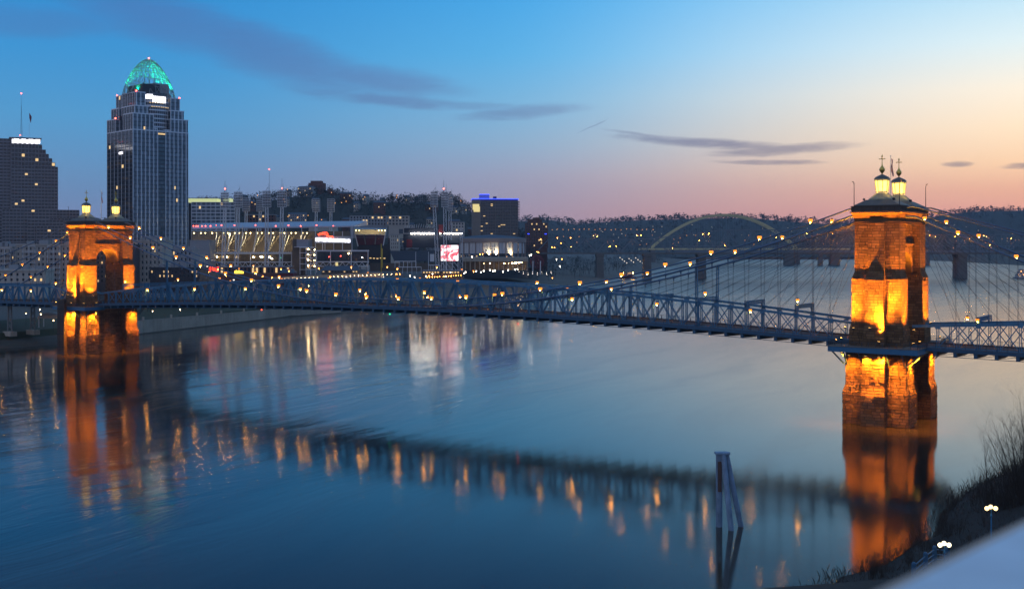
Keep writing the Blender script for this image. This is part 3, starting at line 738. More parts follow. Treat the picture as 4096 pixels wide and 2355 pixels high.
M_['twig'] = mat('bare_twigs', (.06, .045, .035), .95, 0, .4, .08, 0, 4, .35)
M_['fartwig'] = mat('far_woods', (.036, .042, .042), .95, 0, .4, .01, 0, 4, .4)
def glassmat(name, color, rough=.12, spec=.8):
    return mat(name, color, rough, 0, .25, .3, 0, 4, .35, spec)
M_['glass'] = glassmat('dark_glass', (.02, .028, .036))
M_['glass_blue'] = glassmat('blue_glass', (.19, .225, .27), .2)
M_['lit'] = glow('lit_window', (1, .66, .28), .85)
M_['lit_white'] = glow('lit_sign_white', (.95, .93, 1), 2.2)
M_['lit_green'] = glow('lit_crown_green', (.75, .82, .38), .62)
M_['lit_blue'] = glow('blue_strip', (.03, .06, 1), 3)
M_['lit_yellow'] = glow('lit_sign_yellow', (1, .8, .32), .7)
M_['neon_red'] = glow('neon_red', (1, .05, .02), 6)

BANK = [(-900, 60), (-420, 330), (-258, 452), (-208, 490), (-186, 545), (-133, 700), (-106, 738), (-64, 850), (12, 1080), (85, 1288), (164, 1595), (228, 1900), (334, 2424), (613, 3950), (980, 6000)]
def bank_at(Y):
    for (x0, y0), (x1, y1) in zip(BANK, BANK[1:]):
        if y0 <= Y <= y1: return x0+(x1-x0)*(Y-y0)/(y1-y0)
    return BANK[-1][0]
ND = Vector((-.94, .34, 0))
def ground_profile(Y):
    if Y < 745: return [(-14, -3), (0, .05), (3, 1.0), (9, 2.2), (14, 2.6), (16, 5.4), (20, 5.6), (46, 8.5), (95, 14), (190, 16.5), (500, 19), (1500, 24), (3000, 30), (5000, 30)]
    if Y < 950: return [(-20, -3), (0, .05), (6, 1.0), (20, 3), (34, 6), (38, 8), (60, 10.5), (80, 12), (120, 14), (190, 16.5), (500, 19), (1500, 24), (3000, 30), (5000, 30)]
    return [(-25, -2), (0, .05), (14, 1.0), (40, 3), (70, 5.5), (95, 8), (110, 11), (130, 13), (160, 14), (220, 16.5), (500, 19), (1500, 24), (3000, 30), (5000, 30)]
g = MB(); ys = [60, 200, 330, 400]+list(range(450, 1000, 15))+list(range(1000, 2500, 60))+[2700, 3200, 3950, 5000, 6000]
cols = []
for y in ys:
    x = bank_at(y); cols.append([(x+ND.x*d, y+ND.y*d, z) for d, z in ground_profile(y)])
n = len(cols[0])
g.poly([p for c in cols for p in c], [(i*n+j, (i+1)*n+j, (i+1)*n+j+1, i*n+j+1) for i in range(len(cols)-1) for j in range(n-1)])
for k, f in enumerate(g.f):
    j = k % (n-1); yy = ys[k//(n-1)]
    g.mi[k] = (0 if j < 4 else (1 if j < 7 else 2)) if yy < 745 else (3 if j < 5 else 2)
g.build('ground', [M_['earth'], M_['lawn'], M_['pave'], M_['sand']], kind='structure')

# floodwall of concrete panels with a rail on top
def floodwall(label, Y0, Y1, top0, top1, mt, d=14.6):
    T = thing('floodwall', label, 'floodwall', loc=(0, 0, 0)); n = max(2, int((Y1-Y0)/7))
    base = lambda y: Vector((bank_at(y), y, 0))+ND*d
    rl = MB()
    for i in range(n):
        ya, yb = Y0+(Y1-Y0)*i/n, Y0+(Y1-Y0)*(i+1)/n; a, b = base(ya), base(yb); e = (b-a).normalized()
        za = top0+(top1-top0)*i/n; zb = top0+(top1-top0)*(i+1)/n; a2, b2 = a+e*.03, b-e*.03; t = ND*.7
        MB().loft([a2+Vector((0, 0, -1)), b2+Vector((0, 0, -1)), b2+t+Vector((0, 0, -1)), a2+t+Vector((0, 0, -1))], [a2+Vector((0, 0, za)), b2+Vector((0, 0, zb)), b2+t+Vector((0, 0, zb)), a2+t+Vector((0, 0, za))]).build('wall_panel', M_[mt], T)
        MB().loft([a-t*.2+Vector((0, 0, za)), b-t*.2+Vector((0, 0, zb)), b+t*1.2+Vector((0, 0, zb)), a+t*1.2+Vector((0, 0, za))], [a-t*.2+Vector((0, 0, za+.25)), b-t*.2+Vector((0, 0, zb+.25)), b+t*1.2+Vector((0, 0, zb+.25)), a+t*1.2+Vector((0, 0, za+.25))]).build('coping', M_['concrete'], T)
        if i % 3 == 0: MB().box(a.x-.45, a.x+.45, a.y-.45, a.y+.45, za, za+1.9).build('wall_pier', M_['concrete'], T)
        railing(rl, [a+t*.5+Vector((0, 0, za+.25)), b+t*.5+Vector((0, 0, zb+.25))], 1.0, 2.3, 0)
    rl.build('railing', M_['rail'], T)
floodwall('grey concrete floodwall below the lawn beside the beige apartment block', 425, 489, 6.8, 6.9, 'concrete')
floodwall('long tan concrete floodwall running under the blue truss span', 520, 735, 6.9, 5.0, 'concrete', 1.5)
py_ = thing('river_pylon', 'tall dark square pylon standing in the water beside the stone tower', 'pylon', loc=at(248, 1416, 459))
py_.location.z = 0
MB().rings([[(-a, -a, z), (a, -a, z), (a, a, z), (-a, a, z)] for z, a in ((-3, 1.4), (21.6, 1.35), (22, 1.1))]).build('shaft', mat('pylon_timber', (.085, .07, .06), .9, 0, .35, .3, .03, 2, 0, .3, .4), py_)
pl_ = MB()
for z in (3, 8, 13, 18): pl_.box(-1.44, 1.44, -1.44, 1.44, z, z+.3)
pl_.build('steel_bands', M_['darkmetal'], py_, kind='stuff')

# ================================================================== facade kit
UNIT = MB().box(0, 1, 0, 1, 0, 1)
UM = {}
def unit(mk):
    if mk not in UM: UM[mk] = UNIT.mesh('window', M_[mk])
    return UM[mk]
def facade(T, A, B, z0, z1, nb, nf, glass='glass', frame='tan', pier=.6, span=1.2, dep=.35, lit=.03, cap=None, rnd=random, pier_every=1, spans=True, piername='mullion', litm='lit'):
    """windows, mullions and spandrels standing on the vertical plane A-B (outward = right of A->B seen from above)"""
    A, B = Vector((A[0], A[1], 0)), Vector((B[0], B[1], 0)); L = (B-A).length; e = (B-A).normalized(); nrm = Vector((e.y, -e.x, 0))
    bw, fh = L/nb, (z1-z0)/nf; rest = MB()
    rot = Matrix(((e.x, -nrm.x, 0, 0), (e.y, -nrm.y, 0, 0), (0, 0, 1, 0), (0, 0, 0, 1)))
    for f in range(nf):
        for b in range(nb):
            p = A+e*(b*bw+pier/2)+nrm*.06; p.z = z0+f*fh+span
            Mx = Matrix.Translation(p) @ rot @ Matrix.Diagonal((bw-pier, .05, fh-span, 1))
            l = rnd.random() < lit
            if cap is None or cap[0] > 0 or l:
                if cap: cap[0] -= 1
                link('window', unit(litm if l else glass), T, Mx)
            else: rest.add(UNIT, Mx)
    if rest.v: rest.build('window_field', M_[glass], T, kind='stuff')
    for b in range(0, nb+1, pier_every):
        p = A+e*(b*bw)
        MB().loft(*[[p-e*pier/2+Vector((0, 0, z)), p+e*pier/2+Vector((0, 0, z)), p+e*pier/2+nrm*dep+Vector((0, 0, z)), p-e*pier/2+nrm*dep+Vector((0, 0, z))][::-1] for z in (z0, z1)]).build(piername, M_[frame], T)
    if spans:
        for f in range(nf+1):
            z = z0+f*fh; h = span if f < nf else .5
            MB().loft(*[[A+Vector((0, 0, q)), B+Vector((0, 0, q)), B+nrm*dep*.8+Vector((0, 0, q)), A+nrm*dep*.8+Vector((0, 0, q))][::-1] for q in (z, z+h)]).build('spandrel', M_[frame], T)
def frame_at(px, Y, ang, z=0): return Matrix.Translation((wx(px, Y), Y, z)) @ Matrix.Rotation(R(ang), 4, 'Z')
rnd = random.Random(21)

# ---------------------------------------------------------------- tall tower with the lattice crown
T = thing('office_skyscraper', 'tallest grey glass skyscraper with a green lit lattice crown', 'skyscraper', frame_at(532, 1050, 43.4))
S = 54.7; zz = lambda py: wz(py, 1062)
blk = [(0, S, 0, S, 10, 149, 0), (0, 20, 0, 20, 149, 164, 1), (20.2, 24, 1, 20, 149, 151.5, 0), (37, S, 0, 18, 149, 161, 1), (32, 36.9, 1, 18, 149, 150.5, 0), (0, 18, 37, S, 149, 161, 1),
       (3, 17, 3, 30, 164, 171.5, 2), (38.5, 52, 3, 18, 161, 169.5, 2), (3, 18, 36, 52, 161, 171.5, 2), (6, 14.5, 6, 34, 171.5, 184.5, 3), (40, 49, 6, 18, 169.5, 181.5, 3), (6, 18, 34, 48, 171.5, 184, 3)]
M_['tower_core'] = mat('tower_core', (.05, .06, .075), .4, 0, .1, .1)
M_['bandglass'] = glassmat('band_glass', (.09, .115, .14), .18)
cap = [300]
for (x0, x1, y0, y1, z0, z1, k) in blk:
    MB().box(x0, x1, y0, y1, z0, z1).build('tower_block', M_['tower_core'], T)
    nf = max(1, round((z1-z0)/3.9))
    if k == 0 and x1 == S:
        facade(T, (x0, y0), (24, y0), z0, z1, 12, nf, 'glass_blue', 'mullion', .6, .9, .45, .005, cap, rnd, 2, False)
        facade(T, (32, y0), (x1, y0), z0, z1, 11, nf, 'glass_blue', 'mullion', .6, .9, .45, .005, cap, rnd, 2, False)
        facade(T, (24.4, y0), (31.6, y0), z0, z1, 3, nf, 'bandglass', 'tower_core', .1, 1.5, .12, .03, cap, rnd)
        facade(T, (x0, y1), (x0, y0), z0, z1, 14, nf, 'glass', 'mullion', .42, .9, .3, .005, cap, rnd, 2, False)
        facade(T, (x1, y0), (x1, y1), z0, z1, 10, nf, 'glass', 'mullion', .42, .9, .3, 0, [0], rnd, 2, False)
    else:
        w, d = max(1, round((x1-x0)/2)), max(1, round((y1-y0)/2.6))
        facade(T, (x0, y0), (x1, y0), z0, z1, w, nf, 'glass_blue', 'mullion', .6, .9, .45, .025 if k else 0, cap, rnd, 2 if k else 1, False)
        facade(T, (x0, y1), (x0, y0), z0, z1, d, nf, 'glass', 'mullion', .42, .9, .3, .012, cap, rnd, 2, False)
    MB().box(x0-.3, x1+.3, y0-.5, y1+.3, z1, z1+.9).build('coping', M_['mullion'], T)
cx, cy, rd = 28, 26, 20.5
MB().lathe([(rd, 149), (rd, 183), (rd-.6, 186)], 48, (cx, cy, 0)).build('drum', M_['tower_core'], T)
for k in range(9):
    z = 149.5+k*3.9
    MB().lathe([(rd+.25, z), (rd+.25, z+1.2), (rd-.3, z+1.2), (rd-.3, z)], 48, (cx, cy, 0)).build('drum_band', M_['mullion'], T)
for i in range(48):
    a = -2.7+i*(2.5/47)
    if i % 2 == 0: MB().box(-.12, .12, -.2, .3, 149.5, 183).build('drum_mullion', M_['mullion'], T, M=Matrix.Translation((cx+(rd+.1)*math.cos(a), cy+(rd+.1)*math.sin(a), 0)) @ Matrix.Rotation(a+math.pi/2, 4, 'Z'))
for a0, a1, z0, z1, mk in ((-2.2, -1.86, 179.6, 184.2, 'lit_white'), (-1.86, -1.22, 176.8, 182.6, 'lit_white')):
    m = MB(); n = 14; rr = rd+.75
    for i in range(n):
        b0, b1 = a0+(a1-a0)*i/n, a0+(a1-a0)*(i+.86)/n
        m.loft([(cx+r*math.cos(b), cy+r*math.sin(b), z0+.3*math.sin(i*2.2)) for r, b in ((rr-.4, b0), (rr, b0), (rr, b1), (rr-.4, b1))], [(cx+r*math.cos(b), cy+r*math.sin(b), z1-.4*math.sin(i*1.7)**2) for r, b in ((rr-.4, b0), (rr, b0), (rr, b1), (rr-.4, b1))])
    m.build('roof_sign', M_[mk], T, kind='stuff')
MB().box(13, 30, 8, 40, 184, 193.5).build('plant_room', M_['darkmetal'], T)
MB().box(24, 40, 9, 38, 185, 195).build('plant_room', M_['grey'], T)
for k, (z, n, lo) in enumerate(((172.3, 9, -1.95), (176, 6, -2.0), (153.2, 0, 0))):
    for i in range(n):
        a = lo+i*.11+rnd.uniform(0, .04)
        link('lit_window', unit('lit'), T, Matrix.Translation((cx+(rd+.32)*math.cos(a), cy+(rd+.32)*math.sin(a), z)) @ Matrix.Rotation(a+math.pi/2, 4, 'Z') @ Matrix.Diagonal((1.1, .1, .7, 1)))
for i in range(6): link('lit_window', unit('lit'), T, Matrix.Translation((24.5+i*1.18, -.2, 146.2)) @ Matrix.Diagonal((.95, .1, 1.5, 1)))
# lattice crown: a tilted half egg of steel hoops
M_['crown'] = mat('crown_steel', (.33, .4, .38), .4, .3, .1, .5)
cr = link('lattice_crown', None, T, Matrix.Translation((cx+.6, cy, 182.5)))
def egg(a, t):                                  # t 0 rim .. 1 apex
    h = math.sin(t*math.pi/2); r = 25.4*math.sqrt(max(0, 1-h))*(1+.05*math.sin(h*math.pi))
    return Vector((r*math.cos(a), r*.8*math.sin(a), -2.4*math.cos(a)*(1-t)+37.0*h))
for i in range(26):
    a = 2*math.pi*i/26
    MB().path([egg(a, t/14) for t in range(15)], .22, 5).build('rib', M_['crown'], cr)
for i in range(18):
    a = 2*math.pi*i/18
    for sg in (1, -1): MB().path([egg(a+sg*1.5*t/14, min(.985, t/14*.98)) for t in range(15)], .18, 5).build('diagonal_rib', M_['crown'], cr)
for t in (.0, .16, .3, .42, .52, .62, .72, .8, .88): MB().path([egg(2*math.pi*i/36, t) for i in range(37)], .22, 5).build('hoop', M_['crown'], cr)
for sx, sy, P in ((-15, -8, 14000), (12, -10, 6000), (-6, 10, 6000), (15, 6, 9000), (-7, -3, 1700), (6, -2, 1700)):
    o = link('crown_floodlight', FLOOD, T, Matrix.Translation((cx+sx, cy+sy, 188 if abs(sx) > 9 or sy > 5 else 196)))
    l = bpy.data.lights.new('crown_beam', 'SPOT'); l.energy = P*9; l.color = (.0, 1, .5); l.shadow_soft_size = .8; l.spot_size = R(150); l.spot_blend = .5
    lo = bpy.data.objects.new('crown_beam', l); col.objects.link(lo); lo.parent = o; lo.location = (0, 0, 1.0); lo.rotation_euler = (R(180), 0, 0)
for x, y, z in ((0, 37, 162.3), (6.5, 48, 185.3), (6, 6, 185.8), (49, 6, 182.8), (28, 26, 220.6)): MB().ball((x, y, z), .7, 8, 5).build('aircraft_light', M_['red'], T, True)
lg = MB()
for i in range(4): lg.box(i*2.0, i*2.0+1.4, -.3, 0, 0, .5).box(i*2.0, i*2.0+.5, -.3, 0, .5, 1.6).box(i*2.0+.2, i*2.0+1.4, -.3, 0, 1.6, 2.1)
lg.build('side_sign', M_['lit_white'], T, M=Matrix.Translation((-.5, 28, 128)) @ Matrix.Rotation(R(-90), 4, 'Z'), kind='stuff')

# ---------------------------------------------------------------- stepped office tower
T = thing('stepped_office_tower', 'dark granite office tower with stepped side and white lit sign band', 'office tower', frame_at(45, 1100, 24))
st = [(110, 552), (122, 577), (137, 597), (149, 614), (163, 631), (175, 648), (186, 665)]
cap = [300]; pz = None
zs = [wz(p, 1100) for _, p in st]
for i, (dx, p) in enumerate(st):
    w = dx/F*1100*.93; z1 = zs[i]; z0 = zs[i+1] if i+1 < len(st) else wz(838, 1100)
    MB().box(0, w, 0, 34, z0, z1).build('tower_block', M_['officestone'], T)
    nf = max(1, round((z1-z0)/3.15)) if i+1 == len(st) else 1
    facade(T, (0, 0), (w, 0), z0, z1, max(8, round(w/3.0)), nf, 'glass', 'officestone', .5, 1.35, .25, .018, cap, rnd)
zt = zs[0]; zb = wz(838, 1100)
MB().box(-60, -.01, 3, 34, 10, zt-1).build('tower_block', M_['officestone'], T)
facade(T, (-30, 3), (-.5, 3), wz(1000, 1100), zt-1, 9, 34, 'glass', 'officestone', .5, 1.35, .25, .01, [60], rnd)
for x0, x1, p, y0 in ((-8, 40, 838, -6), (40, 61, 838, -2), (14, 46, 880, -12), (34, 64, 872, -8), (22, 70, 905, -16)):
    z1 = wz(p, 1090)
    MB().box(x0, x1, y0, 30, 10, z1).build('wing_block', M_['officestone'], T)
    facade(T, (x0, y0), (x1, y0), wz(1010, 1090), z1, round((x1-x0)/3.2), max(3, round((z1-wz(1010, 1090))/3.2)), 'glass', 'officestone', .5, 1.35, .25, .015, cap, rnd)
m = MB()
for i in range(12): m.box(.6+i*2.1, .6+i*2.1+1.9, -.6, 0, zt-5.0+.4*(i % 2), zt-.6-.5*((i*7) % 3 == 0))
m.build('roof_sign', M_['lit_white'], T, kind='stuff')
MB().box(-2, 27, -.3, 34, zt, zt+.8).build('coping', M_['officestone'], T)
am = MB(); h0, h1 = zt+.8, wz(372, 1110)
for i in range(3):
    a = 2.1*i; am.tube((9+.9*math.cos(a), 12+.9*math.sin(a), h0), (9+.15*math.cos(a), 12+.15*math.sin(a), h1-12), .12, .08, 4)
for i in range(22):
    z = h0+(h1-12-h0)*i/22; r = .9-.72*i/22; am.tube((9+r, 12, z), (9-r*.5, 12+r*.8, z+1.4), .06, None, 4); am.tube((9-r*.5, 12+r*.8, z), (9-r*.5, 12-r*.8, z+1.4), .06, None, 4)
am.tube((9, 12, h1-13), (9, 12, h1), .12, .05, 5); am.build('antenna_mast', M_['darkmetal'], T)
MB().ball((9, 12, h1), .55, 8, 5).build('aircraft_light', M_['red'], T, True); MB().ball((8, 12, h0+3), .5, 8, 5).build('aircraft_light', M_['red'], T, True)
MB().tube((16, 8, h0), (16, 8, wz(478, 1110)), .12, .08, 6).build('roof_flagpole', M_['whitesteel'], T)
MB().loft([(16.1, 8, h0+20), (16.1, 8.1, h0+20), (17.6, 8.4, h0+15), (17.4, 8.3, h0+15)], [(16.1, 8, h0+25), (16.1, 8.1, h0+25), (18.3, 8.3, h0+21), (18.1, 8.2, h0+21)]).build('roof_flag', mat('roof_flag', (.3, .08, .1), .9), T)

# ---------------------------------------------------------------- apartment blocks behind the far tower
def apartments(label, px0, px1, ptop, Y, ang, nb, nf, name='apartment_block', mt='beige', balc=(), lit=.05, pbase=1150, steps=0):
    T = thing(name, label, 'apartment block', frame_at(px0, Y, ang)); w = (px1-px0)/F*Y/math.cos(R(ang)); z1 = wz(ptop, Y); z0 = max(8, wz(pbase, Y))
    MB().box(0, w, 0, 16, z0-6, z1).build('wall', M_[mt], T)
    facade(T, (0, 0), (w, 0), z0+2, z1-1, nb, nf, 'glass', mt, w/nb*.62, (z1-z0-3)/nf*.5, .3, lit, [260], rnd, 1, True, 'wall_pier')
    facade(T, (0, 16), (0, 0), z0+2, z1-1, 4, nf, 'glass', mt, 2.6, (z1-z0-3)/nf*.5, .3, lit, [60], rnd, 1, True, 'wall_pier')
    MB().box(-.4, w+.4, -.6, 16.4, z1, z1+.9).build('parapet', M_[mt], T)
    for i in range(4): x = w*(.12+.22*i); MB().box(x, x+3+i % 2*2, 5, 9, z1+.9, z1+2.6+.6*(i % 3)).build('roof_plant', M_['grey'], T)
    fh = (z1-z0-3)/nf
    for x0, x1 in balc:
        for f in range(1, nf):
            b = MB().box(x0*w, x1*w, -1.9, -.35, z0+2+f*fh-.05, z0+2+f*fh+.15); railing(b, [(x0*w, -1.85, z0+2.1+f*fh), (x1*w, -1.85, z0+2.1+f*fh)], 1.1, 1.4, 0)
            b.build('balcony', M_['whitesteel'], T)
        for x in (x0, (x0+x1)/2, x1): MB().box(x*w-.12, x*w+.12, -1.95, -1.7, z0+2, z1-.3).build('balcony_post', M_['whitesteel'], T)
        MB().box(x0*w-.12, x1*w+.12, -1.95, -1.7, z1-.29, z1).build('balcony_beam', M_['whitesteel'], T)
    return T
apartments('beige apartment block with white balcony frames behind the far stone tower', 66, 290, 982, 640, 4, 14, 7, balc=((.13, .34), (.56, .77)))
apartments('beige apartment block end with open balconies beside the taller beige block', -70, 46, 992, 655, 2, 7, 7, balc=((.05, .3), (.62, .98)))
apartments('grey stair bay between the two beige apartment blocks', 47, 65, 1000, 650, 2, 2, 7, 'stair_bay', 'grey')
apartments('pale apartment block with square windows right beside the far stone tower', 530, 650, 966, 690, -8, 7, 7, mt='tan')
M_['umber'] = mat('umber_render', (.12, .1, .095), .85)
apartments('brown apartment block seen through the arch of the far stone tower', 293, 527, 984, 676, -2, 15, 8, mt='umber')
apartments('low brick building under the tall glass skyscraper', 640, 770, 1000, 800, -4, 8, 4, 'low_building', 'grey', pbase=1120)
apartments('dark low arcade building beside the floodlit tower', 600, 800, 1075, 660, -6, 12, 2, 'arcade_building', 'darkmetal', lit=.3, pbase=1130)
apartments('low beige shop building under the apartment balconies', -60, 170, 1085, 600, 4, 10, 2, 'shop_building', 'tan', lit=.12, pbase=1150)
# ---------------------------------------------------------------- office block with the lit crown
T = thing('crowned_office_block', 'office block with white fins and a yellow-green lit roof crown', 'office block', frame_at(766, 1250, 3))
w = 172/F*1250; z1 = wz(810, 1250)
MB().box(0, w, 0, 30, 10, z1).build('wall', M_['tower_core'], T)
facade(T, (0, 0), (w, 0), wz(1010, 1250), z1, 18, 14, 'glass_blue', 'mullion', .45, 1.0, .5, .01, [250], rnd, 2)
MB().box(-4.2, -.01, 4, 30, 10, z1-1).build('side_wall', M_['darkmetal'], T)
MB().box(-4, w*.57, 3, 24, z1, z1+4.4).build('crown', M_['lit_green'], T)
MB().box(w*.72, w*.86, 3, 24, z1, z1+4.8).build('crown', M_['lit_green'], T)
MB().box(-4.3, w+.3, -.6, 30, z1+.0, z1+.01).box(-4.5, w*.58, 2.4, 24.5, z1+4.41, z1+5.1).build('roof_edge', M_['grey'], T)

# ---------------------------------------------------------------- tower with the blue roof line
T = thing('condominium_tower', 'dark slab tower with a blue lit roofline and yellow sign', 'apartment tower', frame_at(1922, 1400, 4))
w = 150/F*1400; z1 = wz(797, 1400)
MB().box(0, w, 0, 26, 10, z1).build('wall', mat('condo_wall', (.1, .085, .075), .85), T)
M_['condo'] = mat('condo_slab', (.17, .15, .14), .8)
facade(T, (0, 0), (w, 0), wz(945, 1400), z1-2, 15, 24, 'glass', 'condo', .5, .9, .7, .03, [300], rnd, 3, True)
MB().box(-33/F*1400, -.02, -1, 24, 10, z1).build('end_wall', mat('condo_end', (.24, .2, .17), .85), T)
MB().box(-10, w+.6, -1.6, -1.2, z1, z1+.8).box(-10.2, w+.8, -1.2, 26, z1, z1+.55).build('roof_light_strip', M_['lit_blue'], T)
MB().box(-1, 11, 4, 20, z1+.56, z1+6).build('penthouse', M_['grey'], T); MB().box(-1.2, 11.2, 3.6, 4, z1+5.6, z1+6.2).build('roof_light_strip', M_['lit_blue'], T)
MB().box(16, 20, 6, 14, z1+.56, z1+3.6).build('plant_room', M_['darkmetal'], T)
m = MB(); m.box(-9.6, -1.6, -1.3, -1.01, z1-13, z1-6).box(-8.4, -.8, -1.32, -1.02, z1-15.5, z1-9); m.build('sign', M_['lit_yellow'], T, kind='stuff')
for f in range(22): MB().box(w, w+2.6, 3, 12, wz(945, 1400)+f*2.0, wz(945, 1400)+f*2.0+.7).build('end_balcony', M_['condo'], T)
T = thing('brick_apartment_building', 'dark stepped brick building with blue window lights beside the slab tower', 'apartment building', frame_at(2104, 1500, 3))
for x0, x1, p in ((0, 28, 892), (3, 21, 877), (10, 18, 870)):
    MB().box(x0, x1, 0+x0*.2, 20-x0*.2, 10, wz(p, 1500)).build('wall', M_['brick'], T)
facade(T, (0, 0), (28, 0), wz(990, 1500), wz(893, 1500), 9, 9, 'glass', 'brick', 1.6, 1.6, .3, .08, None, rnd)
for x in (-4, 24.5): link('lit_window', unit('lit_blue'), T, Matrix.Translation((x if x > 0 else 2, -.6, wz(937, 1500))) @ Matrix.Diagonal((2.4, .1, .9, 1)))
# ================================================================== ballpark
def beam(T, nm, p0, p1, w, h, mt='whitesteel'): return MB().bar(p0, p1, w, h).build(nm, M_[mt], T)
Yb = 960
def b(px, py, Y=Yb): return at(px, py, Y)
T = thing('ballpark_stand', 'white steel ballpark grandstand with a lit canopy and raking columns', 'stadium', loc=(0, 0, 0))
M_['undercroft'] = mat('undercroft', (.13, .105, .085), .9, 0, .3, .1)
M_['canopy'] = mat('canopy_metal', (.42, .46, .52), .5, .2, .15, .1)
m = MB()
A, B = b(764, 918), b(1418, 908)
m.loft([A, B, B+Vector((6, 36, 2)), A+Vector((0, 36, 2))], [A+Vector((0, 0, 1.0)), B+Vector((0, 0, 1.0)), B+Vector((6, 36, 6)), A+Vector((0, 36, 6))]).build('canopy_roof', M_['canopy'], T)
m = MB(); z0, z1 = wz(1075, Yb), wz(924, Yb)
m.poly([b(764, 1075, Yb+22), b(1415, 1075, Yb+22), b(1400, 925, Yb+44), b(766, 925, Yb+44)], [(0, 1, 2, 3)])
m.poly([b(764, 1075, Yb+24), b(1415, 1075, Yb+24), b(1400, 925, Yb+46), b(766, 925, Yb+46)], [(3, 2, 1, 0)])
m.build('upper_deck_underside', M_['undercroft'], T, kind=None)
for i, px in enumerate((858, 910, 962, 1016, 1075, 1134, 1198)):
    beam(T, 'raking_column', b(px-4, 1010), b(px+11, 930), .9, 1.1); beam(T, 'canopy_mast', b(px+9, 935), b(px+9, 899), .5, .5)
    beam(T, 'raking_column', b(px-2, 1008, Yb+14), b(px+24, 940, Yb+14), .5, .6)
    beam(T, 'seating_raker', b(px+6, 990, Yb+12), b(px+44, 938, Yb+18), .8, 1.2, 'undercroft')
for px in (1262, 1300, 1335, 1370, 1408): beam(T, 'canopy_mast', b(px, 1005, Yb-2), b(px, 898 if px in (1262, 1408) else 925, Yb-2), .5, .5)
M_['canopy_glow'] = glow('canopy_light', (1, .8, .36), 7)
for i in range(21):
    px = 776+i*22.6+(i % 2)*5
    MB().ball(b(px, 932, Yb+2), .5, 8, 5).build('canopy_light', M_['canopy_glow'], T, True)
for i in range(0, 21, 3):
    l = bpy.data.lights.new('canopy_beam', 'SPOT'); l.spot_size = R(150); l.spot_blend = .6; l.energy = 9000; l.color = (1, .78, .36); l.shadow_soft_size = .5
    o = bpy.data.objects.new('canopy_beam', l); col.objects.link(o); o.parent = T; o.location = b(788+i*22.6, 936, Yb-1); o.rotation_euler = (R(62), 0, 0)
for px in (774, 784, 792, 808, 822, 842, 866, 886, 938, 1022, 1103, 1154, 1203, 1266, 1333): MB().ball(b(px, 901 if px > 860 and px % 2 == 0 else 904, Yb+1), .42, 8, 5).build('canopy_marker', M_['red'], T, True)
# concourse: beams, glazed band, warren truss
for py, h in ((1012, 1.6), (1048, .8), (1066, .7)):
    beam(T, 'concourse_beam', b(840, py), b(1168, py), .9, h)
MB().loft([b(842, 1066, Yb+6), b(1168, 1066, Yb+6), b(1168, 1066, Yb+8), b(842, 1066, Yb+8)], [b(842, 1013, Yb+6), b(1168, 1013, Yb+6), b(1168, 1013, Yb+8), b(842, 1013, Yb+8)]).build('concourse_back_wall', mat('concourse_glass', (.04, .035, .03), .25), T)
for i in range(28):
    px = 842+i*11.65; py0, py1 = (1066, 1049) if i % 2 else (1049, 1066)
    beam(T, 'truss_web', b(px, py0), b(px+11.65, py1), .4, .4)
for px in (846, 888, 940, 1002, 1060, 1120, 1166): beam(T, 'concourse_post', b(px, 1088), b(px, 1010), .7, .7)
for i in range(34):
    px = 840+i*9.8; beam(T, 'balustrade_post', b(px, 1009, Yb-1), b(px, 1004.5, Yb-1), .25, .25)
for px, py, mk in ((850, 1027, 'warm'), (868, 1027, 'warm'), (888, 1028, 'warm'), (908, 1028, 'warm'), (941, 1028, 'warm'), (1014, 1028, 'warm'), (1042, 1027, 'white'), (1049, 1028, 'warm'), (1078, 1028, 'warm'), (1087, 1034, 'white'), (1123, 1031, 'green')):
    MB().ball(b(px, py, Yb+4), .45, 6, 4).build('concourse_lamp', M_[mk], T, True)
# brown lift core, stair tower
MB().box(wx(1169, 950), wx(1212, 950), 950, 968, 10, wz(957, 950)).build('lift_core', M_['undercroft'], T)
MB().box(wx(1190, 950), wx(1236, 950), 946, 966, wz(987, 950), wz(957, 950)).build('plant_room', M_['grey'], T)
MB().box(wx(1182, 950), wx(1240, 950), 944, 968, wz(989, 950), wz(987, 950)).build('lift_core_cap', M_['whitesteel'], T)
SF = thing('stair_tower', 'open white steel stair tower with lit flights beside the brown lift core', 'stair tower', loc=(0, 0, 0))
for px in (1200, 1224, 1243, 1262):
    for Y in (940, 948): beam(SF, 'post', b(px, 1098, Y), b(px, 988, Y), .45, .45)
for py in (990, 1011, 1032, 1055, 1078): beam(SF, 'floor_beam', b(1198, py, 940), b(1264, py, 940), .5, .5); MB().box(wx(1200, 940), wx(1262, 940), 940, 948, wz(py+1, 940), wz(py, 940)).build('landing', M_['whitesteel'], SF)
for i, py in enumerate((990, 1011, 1032, 1055)): 
    a, c = (1226, 1260) if i % 2 == 0 else (1260, 1226)
    beam(SF, 'stair_flight', b(a, py+1, 944), b(c, py+21, 944), 1.6, .5, 'tan'); MB().ball(b(1233, py+7, 941), .42, 8, 5).build('stair_lamp', M_['warm'], SF, True); MB().ball(b(1258, py+9, 941), .3, 8, 5).build('stair_lamp', M_['warm'], SF, True)
